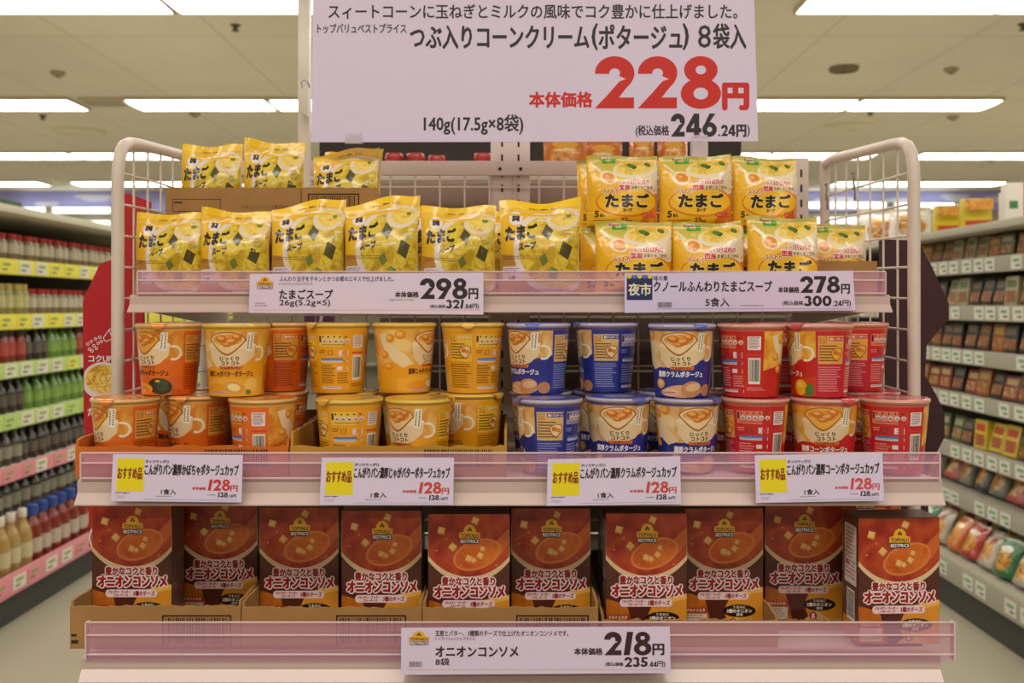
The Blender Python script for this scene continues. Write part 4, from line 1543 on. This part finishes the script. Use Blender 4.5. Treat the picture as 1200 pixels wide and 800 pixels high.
def sbox(px, d, label, rz=0.0, dz=0.0):
    o = box0[0] if not box0[1] else dup(box0[0])
    box0[1] = True
    o.location = ((px - 600) * d / F, d, Z3 + .0032 + dz)
    o.rotation_euler = (0, 0, R(rz))
    tag(o, label, 'soup box', 'red onion soup boxes on the lowest shelf')
BOXES = [(154.5, 1.190, 'leftmost'), (257, 1.246, 'second from the left, set back a little'), (350.5, 1.206, 'third from the left'),
         (447, 1.188, 'fourth from the left'), (549.5, 1.167, 'fifth from the left, standing furthest forward in the brown trays'),
         (645.5, 1.20, 'sixth from the left, just left of the wide dark gap')]
for px, d, w_ in BOXES:
    sbox(px, d, 'red onion soup box ' + w_, 0, .006 if px < 160 else 0)
sbox(757.5, 1.172, 'red onion soup box standing forward just right of the wide dark gap', 0)
sbox(848, 1.200, 'red onion soup box set back right of the forward one by the dark gap', .5)
sbox(942, 1.226, 'red onion soup box left of the turned box at the right end', -1)
sbox(1013, 1.305, 'red onion soup box set back and half hidden by the rightmost one', 0, .008)
sbox(1053.5, 1.146, 'red onion soup box at the right end, nearest the camera, left flank in view', 2.5)
# second rank behind, seen in the gaps and above the front tops
for px, d, w_ in [(192, 1.297, 'behind the leftmost box'), (553, 1.222, 'right behind the fifth box from the left'),
                  (640, 1.272, 'behind the sixth box from the left'), (750, 1.226, 'behind the forward box by the gap'), (928, 1.285, 'behind the box left of the turned one')]:
    sbox(px, d, 'red onion soup box in the second rank, ' + w_)
# trays
def box_tray(px0, px1, d, label, fh, cut, seed, bar=None, mark=None):
    x0, x1 = X(px0, d), X(px1, d)
    mid = (x0 + x1) / 2
    a = None
    if bar:
        a = Art('flat')
        z1 = .0385
        b0, b1 = X(bar[0], d) - mid, X(bar[1], d) - mid
        a.rect(b0, z1 - .0016, b1, z1, '#241a12')
        a.rect(b0, .004, b0 + .0016, z1 - .0016, '#241a12')
        a.rect(b1 - .0016, .004, b1, z1 - .0016, '#241a12')
        rnd = random.Random(seed)
        x = b0 + .004
        while x < b1 - .005:
            w_ = rnd.choice((.0007, .0011, .0016))
            a.rect(x, .006, x + w_, z1 - .003, '#241a12')
            x += w_ + rnd.choice((.0009, .0014, .002))
    if mark:
        a.rect(-.096, .006, -.088, .010, '#3a2c1c')
        a.rect(-.096, .014, -.090, .017, '#3a2c1c')
    return carton('box_tray', label, x0, x1, d, 1.40, Z3, fh, cut, a, CARD, front_h=fh, back_h=.05, side_h=fh * 1.12, seed=seed)
dX = 1.1385
box_tray(82, 282, dX, 'brown card tray around the two leftmost onion soup boxes', .0485, .0012, 3, (190, 271), True)
box_tray(283, 494, dX, 'brown card tray around the third and fourth onion soup boxes', .0470, .0012, 5, (394, 476))
box_tray(495, 701, dX, 'brown card tray around the fifth and sixth onion soup boxes', .0470, .0012, 7, (605, 690))
box_tray(705, 912, dX + .006, 'low torn card tray around the forward box by the dark gap', .031, .0022, 9)
carton('box_tray', 'low torn card tray left of the turned right end box', X(897, 1.205), X(1000, 1.205), 1.205, 1.36, Z3, .03, .002, None, CARD, front_h=.012, back_h=.045, side_h=.03, seed=12)

# cartons on the deck below, only their tops reach the frame
for x_, w_, lab, c in ((-.33, .10, 'yellow carton just visible under the left end of the lowest rail', '#b39a34'), (-.12, .10, 'brown carton just visible under the middle of the lowest rail', '#7c5a30'), (.09, .10, 'brown carton just visible under the right part of the lowest rail', '#8a6436')):
    t = thing('carton', lab, 'carton', (x_, 1.16, .5705))
    zt = .215
    MB().box(-w_, w_, 0, .2, 0, zt, mat('deck_carton_' + c[1:], c, .7, var=.05), .002).build('body', t)
    MB().box(-w_, w_, .095, .105, zt, zt + .0006, mat('tape', '#b89a5c', .4)).build('tape', t)
#SECTION: back
# ---------------------------------------------------------------- goods on the rear half of the rack, below the sign
rear = thing('rear_shelf', 'white shelf on the rear side of the rack behind the sign', 'shelf', (0, 1.83, HC + .20))
MB().box(-.42, .50, 0, .36, .03, .045, STEEL, .003).build('board', rear)
MB().box(-.42, .50, .34, .352, .045, .19, DARK, .002).build('added_black_backing', rear)  # black sheet added to stand in for the dark behind these goods
jar_m = mat('rear_jar_red', '#a82420', .35, coat=.4)
jar = None
for px, y, lab in ((462, 1.90, 'red-lidded jar leftmost below the price sign'), (487, 1.90, 'red-lidded jar second from the left below the price sign'),
                   (512, 1.93, 'red-lidded jar third from the left below the price sign'), (566, 1.90, 'red-lidded jar beside the double centre upright')):
    if jar is None:
        jar = thing('jar', lab, 'jar', group='red-lidded jars on the rear shelf')
        MB().lathe([(.015, 0), (.018, .003), (.018, .022), (.015, .028)], mat('rear_jar_body', '#c08a2c', .3, coat=.4), 24).build('body', jar)
        MB().lathe([(.0165, .028), (.0175, .030), (.0175, .042), (.016, .044), (.0005, .0445)], jar_m, 24).build('lid', jar)
        o = jar
    else:
        o = dup(jar, lab)
    o.location = ((px - 600) * y / F, y, HC + .2455)
snack = food('orange_snack_print', ['#8a3a10', '#c9781c', '#d9a848', '#6a4a2a'], 38, 'film')
bagm = mat('orange_snack_film', '#c9741c', **FIN['film'])
def plain_bag(name, W_, H_, T_, base, panel, seed, parent=None):
    a = Art('film')
    a.rect(.02, .0, .98, 1, base)
    a.rect(.02, .02, .98, .12, panel)
    a.ell(.5, .6, .36, .28, snack)
    a.ell(.5, .3, .3, .09, panel)
    return pouch(name, W_, H_, T_, a, ink(base, 'film'), seed, 0, .004, 1.2, seal=.12, nu=14, nv=16, parent=parent)
first = None
for px, y, w_, h_, lab in ((662, 1.90, .085, .085, 'orange snack bag right of the double centre upright, below the sign'), (706, 1.95, .08, .085, 'brown-orange snack bag behind the upper left egg pouch'),
                           (752, 1.90, .05, .09, 'slim orange packet behind the clear clip of the sign'), (788, 1.92, .06, .09, 'orange packet right of the clear clip, above the egg pouches')):
    if first is None:
        first = plain_bag('snack_bag', .1, .1, .02, '#c06a1a', '#d8a03a', 8)
        o = first
    else:
        o = dup(first)
    o.scale = (w_ / .1, 1, h_ / .1)
    o.location = ((px - 600) * y / F, y, HC + .2455)
    tag(o, lab, 'snack bag', 'orange bags on the rear shelf')
# purple leaflet and pale packs glimpsed through the back wires, between the topmost and middle shelf
t = thing('leaflet', 'purple leaflet seen through the back wires above the golden cups', 'leaflet', P(372, 392, 1.95))
lf = MB()
lf.prism([(-.02, -.05), (.03, -.05), (.035, .06), (-.028, .06)], 0, .002, mat('purple_leaflet', '#5c2a5a', .5))
lf.prism([(-.004, -.01), (.002, -.01), (.012, .04), (.006, .04)], -.0008, 0, mat('leaflet_white', '#cfc2d0', .5))
lf.build('sheet', t)
MB().tube([(0, .003, -.05), (0, .003, -.9), ], .004, STEEL, 8).build('stalk', t)

# ---------------------------------------------------------------- red banner and maroon board beside the rack
def banner_poly(pts, d):
    return [((x - 600) * d / F, HC + (358 - y) * d / F) for x, y in pts]
dR = 1.40
t = thing('banner_board', 'red banner board with noodle picture left of the rack', 'banner', (0, dR, 0))
m_red = mat('banner_red', '#b41620', .5)
pts = [(97, 352), (117, 309), (131, 304), (168, 304), (168, 640), (104, 640), (104, 520), (98, 500)]
mb = MB().prism(banner_poly(pts, dR), 0, .006, m_red)
a = Art()
WH = '#e6dce2'
# sprinkling hand-held shaker outline with dots
a.stroke([(121, 396), (128, 386), (140, 379)], 1.0, WH)
a.stroke([(124, 400), (132, 397), (140, 394)], 1.0, WH)
a.stroke([(121, 396), (124, 400)], 1.0, WH)
a.stroke([(128, 386), (132, 397)], .9, WH)
for i, (x, y) in enumerate([(103, 403), (107, 400), (112, 397), (117, 395), (105, 409), (110, 405), (115, 402), (119, 400), (108, 411), (113, 408)]):
    a.ring(x, y, 1.5, 1.5, .9, WH, n=10)
a.text('コクUP', 104, 416, 131, 424, WH, .3)
a.ell(121, 446, 25, 22, '#ded4da', clip=(98.5, 424, 160, 470))
pas = food('noodle_print', ['#b98420', '#e0b23a', '#f0d270', '#c9962a'], 60, 'paper')
a.ell(121, 444, 21, 17, pas, clip=(99, 426, 160, 464))
for i in range(7):
    a.ring(116 + i * 2.4, 444 + (i % 3 - 1) * 2, 13 - i * 1.1, 8 - i * .5, .9, '#f2da84' if i % 2 else '#c28e28', 20 * i, 20 * i + 190, 14)
a.text('たっぷり', 103, 478, 139, 487, WH, .3)
a.ring(112, 630, 7, 12, 2.2, WH, 100, 330, 14)
a.emit(mb, lambda x, y, o_: Vector(((x - 600) * dR / F, -o_, HC + (358 - y) * dR / F)), base=3e-4)
mb.build('board', t)
MB().box((165 - 600) * dR / F, (168 - 600) * dR / F, .007, .02, .01, HC - .1, STEEL, .002).build('stand_post', t)
MB().box((110 - 600) * dR / F, (168 - 600) * dR / F, -.06, .12, 0, .012, STEEL, .003).build('stand_foot', t)
dR2 = 1.56
t = thing('banner_board', 'taller plain red board glimpsed behind the left wire side', 'banner', (0, dR2, 0))
pts = [(141, 250), (141, 228), (150, 226), (176, 236), (176, 330), (141, 330)]
MB().prism(banner_poly(pts, dR2), 0, .006, m_red).build('board', t)
MB().box((150 - 600) * dR2 / F, (156 - 600) * dR2 / F, .007, .02, .01, HC + .05, STEEL, .002).build('stand_post', t)
MB().box((141 - 600) * dR2 / F, (172 - 600) * dR2 / F, -.03, .14, 0, .012, STEEL, .003).build('stand_foot', t)
dM = 1.46
t = thing('display_board', 'dark maroon shaped board beyond the right wire side', 'board', (0, dM, 0))
pts = [(1032, 280), (1076, 282), (1092, 312), (1112, 356), (1112, 374), (1098, 390), (1086, 404), (1084, 440), (1097, 462), (1107, 484), (1107, 512), (1097, 532), (1088, 540), (1088, 640), (1032, 640)]
m_mar = mat('maroon_board', '#3a1a22', .45, var=.08, vscale=3)
MB().prism(banner_poly(pts, dM), 0, .008, m_mar).build('board', t)
MB().box((1040 - 600) * dM / F, (1046 - 600) * dM / F, .009, .02, .01, HC - .1, STEEL, .002).build('stand_post', t)
MB().box((1034 - 600) * dM / F, (1086 - 600) * dM / F, -.10, .12, 0, .012, STEEL, .003).build('stand_foot', t)
#SECTION: aisles
# ---------------------------------------------------------------- shelving along both aisles
def aisle(label, side, xf, xbase, y0, y1, zs, strips, zbase, ztop, board_c, tags, seed, pitch, tw):
    """side -1 left, +1 right; zs heights of the shelf strips relative to the camera"""
    t = thing('store_shelving', label, 'shelving', (xf, (y0 + y1) / 2, 0))
    hl = (y1 - y0) / 2
    bm_ = mat('shelf_enamel_' + str(seed), board_c, .45)
    def bx(xa, xb, ya, yb, za, zb, m, bev=0):
        lo, hi = min(xa, xb), max(xa, xb)
        return MB().box(lo, hi, ya, yb, za, zb, m, bev)
    bx(side * .46, side * .48, -hl, hl, 0, HC + ztop, mat('shelving_back_' + str(seed), '#4c4238', .7)).build('back_panel', t)
    bx(-side * .05 - side * .02, side * .46, -hl, hl, HC + ztop - .03, HC + ztop, bm_, .003).build('top_board', t)
    for z, cs in zip(zs, strips):
        bx(0, side * .46, -hl, hl, HC + z + .008, HC + z + .028, bm_, .002).build('board', t)
        bx(-side * .012, 0, -hl, hl, HC + z - .032, HC + z + .032, mat('strip_' + cs[0][1:], cs[0], .45), .002).build('price_strip', t)
    dx = xbase - xf
    bx(dx, side * .46, -hl, hl, .13, HC + zbase, bm_, .003).build('base_board', t)
    bx(dx - side * .012, dx, -hl, hl, HC + zbase - .065, HC + zbase + .02, mat('strip_' + strips[-1][0][1:], strips[-1][0], .45), .002).build('price_strip', t)
    bx(dx + side * .03, dx + side * .05, -hl, hl, 0, .13, mat('kick_dark', '#3c3a34', .6)).build('kick_plate', t)
    rnd = random.Random(seed)
    tm = {}
    for z, cs, dxx in [(z, cs, 0) for z, cs in zip(zs, strips)] + [(zbase - .022, strips[-1], dx)]:
        y = 3.3 - (y0 + y1) / 2
        while y < 5.5 - (y0 + y1) / 2:
            c = rnd.choice(cs[1])
            if c:
                if c not in tm:
                    mb = MB().box(-.0012, .0012, -tw, tw, -.026, .026, mat('tag_' + c[1:], c, .5))
                    s_ = -side
                    mb.box(s_ * .0012 if s_ > 0 else -.0016, .0016 if s_ > 0 else -.0012, -tw * .6, tw * .6, .002, .014, mat('tag_print_' + tags, tags, .6))
                    mb.box(s_ * .0012 if s_ > 0 else -.0016, .0016 if s_ > 0 else -.0012, -tw * .7, tw * .1, -.016, -.008, mat('tag_dark', '#6a645c', .6))
                    tm[c] = mb.build('price_tag', t)
                    o = tm[c]
                else:
                    o = tm[c].copy()
                    COL.objects.link(o)
                    o.parent = t
                o.location = (dxx - side * .0135, y + rnd.uniform(-.01, .01), HC + z)
            y += pitch * rnd.uniform(.92, 1.12)
    return t
GR, YE, PK, WT = '#b2cc72', '#e0d64a', '#d88a92', '#d8d4c2'
LZ = [z * 1.046 for z in (.152, -.064, -.254, -.454, -.66, -.853)]
aisle('white aisle shelving of sauces and spices on the left', -1, -2.06, -1.95, 3.0, 7.3, LZ,
      [(YE, (WT, YE, YE, WT)), (YE, (WT, YE, WT)), (GR, (YE, WT, YE)), (GR, (WT, GR, GR)), (PK, (WT, PK, WT)), (PK, (WT, PK, WT)), (GR, (WT, WT, GR))][:6] , -1.06, .40, '#cfc9b4', '#8a9a5a', 21, .145, .05)
RZ = [z * 1.027 for z in (.16, -.03, -.21, -.395, -.61, -.806)]
TG = ('#ccccc2', '#ccccc2', '#ccccc2', None)
aisle('white aisle shelving of snack packs on the right', 1, 1.92, 1.78, 2.9, 7.0, RZ, [('#9c988a', TG)] * 6, -1.05, .325, '#aaa696', '#6f9a6a', 22, .108, .04)

def bottle(name, prof, capprof, body_c, cap_c, label_c=None, lz=None, rough=.2):
    t = thing(name, name, 'bottle')
    mb = MB().lathe(prof, mat(name + '_body', body_c, rough, coat=.3), 14)
    if label_c:
        r = max(p[0] for p in prof) + .0006
        mb.lathe([(r - .0008, lz[0]), (r, lz[0] + .0005), (r, lz[1] - .0005), (r - .0008, lz[1])], mat(name + '_label', label_c, .5), 14)
    mb.build('body', t)
    MB().lathe(capprof, mat(name + '_cap', cap_c, .4), 12).build('cap', t)
    return t
def jarprof(r, h):
    return [(r * .92, 0), (r, .004), (r, h * .72), (r * .78, h * .80), (r * .74, h * .82)]
def jarcap(r, h):
    return [(r * .8, h * .80), (r * .82, h * .82), (r * .82, h * .985), (r * .74, h), (.0005, h)]
def botprof(r, h):
    return [(r * .92, 0), (r, .005), (r, h * .55), (r * .8, h * .68), (r * .42, h * .8), (r * .38, h * .86)]
def botcap(r, h):
    return [(r * .42, h * .85), (r * .46, h * .86), (r * .46, h * .985), (r * .4, h), (.0005, h)]
KIND = {
 'spice_jar': (jarprof(.030, .112), jarcap(.030, .112), '#7c6c54', '#a0261c', '#b8ae94', (.03, .072)),
 'gold_cap_jar': (jarprof(.028, .13), jarcap(.028, .13), '#8a8448', '#b8a25a', '#b9b27c', (.03, .08)),
 'red_sauce_bottle': (jarprof(.030, .135), jarcap(.030, .135), '#7c2018', '#3a2c26', '#a8483a', (.03, .085)),
 'dark_sauce_bottle': (botprof(.030, .145), botcap(.030, .145), '#2a211c', '#2c2624', '#5c5448', (.03, .075)),
 'green_dressing_bottle': (botprof(.031, .145), botcap(.031, .145), '#5c8430', '#3c4c28', '#7ca048', (.03, .075)),
 'soy_sauce_bottle': (botprof(.034, .155), botcap(.034, .155), '#3a3428', '#4a4438', '#8a8874', (.03, .08)),
 'white_cap_bottle': (botprof(.038, .235), botcap(.038, .235), '#a88a52', '#d8d4c8', '#c0b48c', (.04, .10)),
 'blue_cap_bottle': (botprof(.040, .235), [(.016, .19), (.026, .193), (.026, .232), (.021, .236), (.0005, .236)], '#7c2c20', '#2a4690', '#b8a898', (.04, .10)),
}
ROWS = [(0, [('spice_jar', 99)], .020), (1, [('gold_cap_jar', 7), ('spice_jar', 99)], .0), (2, [('red_sauce_bottle', 6), ('dark_sauce_bottle', 3), ('green_dressing_bottle', 4), ('red_sauce_bottle', 99)], 0),
        (3, [('dark_sauce_bottle', 6), ('green_dressing_bottle', 8), ('dark_sauce_bottle', 99)], 0), (4, [('soy_sauce_bottle', 5), ('dark_sauce_bottle', 99)], 0), (5, [('soy_sauce_bottle', 99)], 0), (6, [('white_cap_bottle', 5), ('blue_cap_bottle', 99)], 0)]
KTXT = {'spice_jar': 'blurred red-capped spice jar', 'gold_cap_jar': 'blurred gold-capped jar', 'red_sauce_bottle': 'blurred red sauce bottle', 'dark_sauce_bottle': 'blurred dark sauce bottle',
        'green_dressing_bottle': 'blurred green dressing bottle', 'soy_sauce_bottle': 'blurred brown sauce bottle with pale label', 'white_cap_bottle': 'blurred tan bottle with white cap', 'blue_cap_bottle': 'blurred red bottle with blue cap'}
RTXT = ['on the top row of the left aisle', 'on the second row of the left aisle', 'on the third row of the left aisle', 'on the fourth row of the left aisle', 'on the fifth row of the left aisle', 'on the sixth row of the left aisle', 'on the floor-level row of the left aisle']
protoB = {}
rnd = random.Random(77)
for row, seq, _ in ROWS:
    z = HC + (LZ[row] + .0285 if row < 6 else -1.06 + .0005)
    xf = -2.06 if row < 6 else -1.945
    y = 3.86 if row < 6 else 3.66
    for kind, n in seq:
        i = 0
        while i < n and y < 5.75:
            K = KIND[kind]
            r = max(p[0] for p in K[0])
            if kind not in protoB:
                protoB[kind] = bottle(kind, *K)
                o = protoB[kind]
            else:
                o = dup(protoB[kind])
            o.location = (xf - r - .012 - rnd.uniform(0, .012 if row < 6 else .003), y + r, z)
            o.rotation_euler = (0, 0, rnd.uniform(0, 6))
            tag(o, KTXT[kind] + ' ' + RTXT[row], 'jar' if 'jar' in kind else 'bottle', KTXT[kind] + 's ' + RTXT[row])
            y += 2 * r + rnd.uniform(.004, .018)
            i += 1
# green box on top of the left shelving
t = thing('carton', 'dark green carton on top of the left aisle shelving', 'carton', (-2.22, 4.15, HC + .4005))
MB().box(-.1, .1, -.16, .16, 0, .045, mat('dark_green_carton', '#34482c', .6, var=.1), .004).build('body', t)
MB().box(-.1, .1, -.03, .03, .045, .0456, mat('tape', '#b89a5c', .4)).build('tape', t)

# right aisle goods
def standing_pack(name, w, h, dp, base, panel, seed):
    """boxed or bagged pack, face towards -x"""
    t = thing(name, name, 'pack')
    mb = MB().box(0, dp, -w / 2, w / 2, 0, h, mat(name + '_c', base, .45, coat=.3), .003)
    mb.build('body', t)
    mb = MB().box(-.0012, -.0002, -w * .4, w * .4, h * .12, h * .5, food(name + '_food', [panel, '#8a4a1c', '#d8b070'], 25, 'paper'))
    mb.box(-.0012, -.0002, -w * .36, w * .36, h * .62, h * .86, mat(name + '_p', panel, .5))
    mb.build('print', t)
    return t
PK_ = {
 'curry_pack': (.10, .135, .03, '#4a382a', '#8a5c1c'), 'dark_pack': (.095, .13, .03, '#241d1a', '#6a5c4a'), 'maroon_pack': (.095, .13, .03, '#46201a', '#8a7058'),
 'yellow_box': (.105, .14, .035, '#c9b02c', '#b8401c'), 'orange_pack': (.10, .13, .03, '#8a4e20', '#b09048'), 'green_pack': (.10, .13, .03, '#34482c', '#a09a78'), 'red_pack': (.11, .12, .028, '#74221a', '#c0a070'), 'pale_pack': (.09, .135, .03, '#9c9076', '#5c6c3a')}
PROWS = [(0, ['orange_pack', 'pale_pack', 'curry_pack', 'pale_pack', 'yellow_box', 'green_pack'], 'top'), (1, ['dark_pack', 'dark_pack', 'maroon_pack', 'pale_pack', 'red_pack'], 'second'),
         (2, ['dark_pack', 'dark_pack', 'curry_pack', 'orange_pack'], 'third'), (3, ['dark_pack', 'curry_pack', 'red_pack', 'orange_pack', 'dark_pack'], 'fourth'),
         (4, ['yellow_box', 'yellow_box', 'dark_pack', 'green_pack'], 'fifth')]
PTX = {'curry_pack': 'blurred brown instant curry pack', 'dark_pack': 'blurred black food pack', 'maroon_pack': 'blurred maroon food pack', 'yellow_box': 'blurred yellow food box', 'orange_pack': 'blurred orange food pack', 'green_pack': 'blurred green food pack', 'red_pack': 'blurred red food pack', 'pale_pack': 'blurred pale food pack'}
protoP = {}
rnd = random.Random(5)
for row, kinds, nm in PROWS:
    z = HC + RZ[row] + .0285
    y = 3.5
    while y < 5.05:
        kind = rnd.choice(kinds)
        K = PK_[kind]
        if row == 4:
            kind = 'yellow_box' if 3.75 < y < 4.15 else rnd.choice(['dark_pack', 'green_pack'])
            K = PK_[kind]
        if kind not in protoP:
            protoP[kind] = standing_pack(kind, *K, 1)
            o = protoP[kind]
        else:
            o = dup(protoP[kind])
        lean = R(rnd.uniform(4, 14))
        o.location = (1.94 + rnd.uniform(0, .012), y + K[0] / 2, z + .0006 + K[2] * math.sin(lean))
        o.rotation_euler = (0, lean, R(rnd.uniform(-3, 3)))
        o.scale = (1, 1, rnd.uniform(.66, .70) if row == 0 else rnd.uniform(.82, .88))
        tag(o, PTX[kind] + ' on the %s row of the right aisle' % nm, 'food pack', PTX[kind] + 's on the %s row of the right aisle' % nm)
        y += K[0] + rnd.uniform(.008, .025)
# bags on the two lowest rows
BAGS = {'foil_bag': ('#6c6c62', '#8c8874'), 'red_bag': ('#a82a22', '#d8c8b8'), 'green_bag': ('#2c6a44', '#d0d0b8'), 'white_bag': ('#a8a090', '#9a3a2a'), 'orange_bag': ('#c06a22', '#e0c890'), 'black_bag': ('#2a2422', '#a08a5c')}
BTX = {'foil_bag': 'blurred silver foil bag', 'red_bag': 'blurred red snack bag', 'green_bag': 'blurred green snack bag', 'white_bag': 'blurred white snack bag', 'orange_bag': 'blurred orange snack bag', 'black_bag': 'blurred black snack bag'}
protoG = {}
for row, kinds, nm in ((5, ['foil_bag', 'black_bag', 'foil_bag', 'red_bag'], 'sixth'), (6, ['red_bag', 'green_bag', 'white_bag', 'orange_bag'], 'floor-level')):
    z = HC + (RZ[5] + .0285 if row == 5 else -1.05 + .0005)
    xf = 1.95 if row == 5 else 1.83
    for col in range(1 if row == 5 else 2):
        y = 3.3
        while y < 4.95:
            kind = rnd.choice(kinds)
            if kind not in protoG:
                protoG[kind] = plain_bag(kind, .13, .15, .028, BAGS[kind][0], BAGS[kind][1], len(kind))
                o = protoG[kind]
            else:
                o = dup(protoG[kind])
            o.location = (xf + .05 + col * .16, y + .07, z + .014)
            o.rotation_euler = (R(-18 - rnd.uniform(0, 8)), 0, R(-90 + rnd.uniform(-8, 8)))
            tag(o, BTX[kind] + ' on the %s row of the right aisle' % nm + (', back line' if col else ''), 'snack bag', BTX[kind] + 's on the %s row of the right aisle' % nm + (', back line' if col else ''))
            y += .145
# goods on top of the right shelving
def top_pos(px, py):
    d = 1.93 * F / (px - 600)
    return d
t = None
for px, lab in ((1103, 'yellow noodle pack on top of the right shelving, left of the pair'), (1135, 'yellow noodle pack on top of the right shelving, right of the pair')):
    d = top_pos(px, 0)
    if t is None:
        t = thing('noodle_pack', lab, 'food pack')
        MB().box(-.03, .03, -.06, .06, 0, .125, mat('yellow_noodle_film', '#d6c22c', .35, coat=.5), .010).build('body', t)
        MB().box(-.055, .055, -.0615, -.0605, .075, .118, food('noodle_top', ['#c9822a', '#e0a84a', '#b06a1c'], 30, 'paper')).box(-.055, .055, -.0615, -.0605, .01, .03, mat('noodle_red', '#b8402a', .5)).build('print', t)
        t.children[0].rotation_euler = (0, 0, R(90))
        o = t
    else:
        o = dup(t, lab)
    o.location = (1.96, d, HC + .3255)
    o.rotation_euler = (0, 0, R(-12))
d = top_pos(1180, 0)
t = thing('carton', 'white and red carton on top of the right shelving', 'carton', (1.98, d, HC + .3255), R(-15))
MB().box(-.06, .06, -.04, .04, 0, .15, mat('white_carton', '#dcd6cc', .5), .003).build('body', t)
MB().box(.005, .03, -.0412, -.0402, .0, .15, mat('carton_red', '#b02430', .5)).box(-.045, -.015, -.0412, -.0402, .05, .08, mat('carton_green', '#3c7a4a', .5)).build('print', t)
t2 = thing('carton', 'slim white carton leaning beside the white and red carton', 'carton', (2.02, d + .13, HC + .3255), R(8))
MB().box(-.045, .045, -.03, .03, 0, .13, mat('white_carton', '#dcd6cc', .5), .003).build('body', t2)
MB().box(-.03, .0, -.0312, -.0302, .05, .08, mat('carton_green', '#3c7a4a', .5)).build('print', t2)
wb = None
for px, s_, lab in ((1064, 1.0, 'white plastic bag on top of the right shelving, nearest the yellow packs'), (1032, 1.15, 'white plastic bag seen through the right wire side'), (1012, .8, 'pink and white bag seen through the right wire side')):
    d = 1.96 * F / (px - 600)
    o = plain_bag('plastic_bag', .2, .16, .05, '#ddd6cc' if s_ > .9 else '#d08aa0', '#d8b070', int(px))
    o.location = (1.97, d, HC + .3255)
    o.scale = (s_, s_, s_)
    o.rotation_euler = (0, 0, R(-15))
    tag(o, lab, 'plastic bag')

# ---------------------------------------------------------------- far wall shelving
t = thing('store_shelving', 'distant wall shelving under the lavender frieze', 'shelving', (0, 14.1, 0))
far_m = mat('far_shelf_enamel', '#b9b09a', .5)
MB().box(-7, 7, .24, .28, 0, HC + 1.32, mat('far_shelf_back', '#a09680', .7)).build('back_panel', t)
for z in (.45, .9, 1.35, 1.8, 2.25):
    MB().box(-7, 7, -.2, .24, z - .03, z, far_m).build('board', t)
rnd = random.Random(9)
fc = ['#4a6a3c', '#c8c0ac', '#8a2c24', '#b89a3c', '#3a4a6a', '#7a5a3a']
fp = {}
for z in (1.35, 1.8):
    for xr in ((-6.5, -4.7), (4.1, 6.2)):
        x = xr[0]
        while x < xr[1]:
            c = rnd.choice(fc)
            if c not in fp:
                mb = MB().box(-.09, .09, -.08, .08, 0, .26, mat('far_pack_' + c[1:], c, .5), .012)
                mb.box(-.06, .06, -.0815, -.0805, .06, .16, mat('far_pack_label', '#d0c8b4', .5))
                fp[c] = mb.build('food_pack')
                o = fp[c]
            else:
                o = dup(fp[c])
            o.location = (x, 14.0, z + .0005)
            nm = {'#4a6a3c': 'green', '#c8c0ac': 'white', '#8a2c24': 'red', '#b89a3c': 'ochre', '#3a4a6a': 'blue', '#7a5a3a': 'brown'}[c]
            hgt = 'upper' if z > 1.5 else 'lower'
            sd = 'left' if x < 0 else 'right'
            tag(o, 'distant %s pack on the %s far wall shelf at the %s' % (nm, hgt, sd), 'food pack', 'distant %s packs, %s shelf, %s' % (nm, hgt, sd))
            x += .22
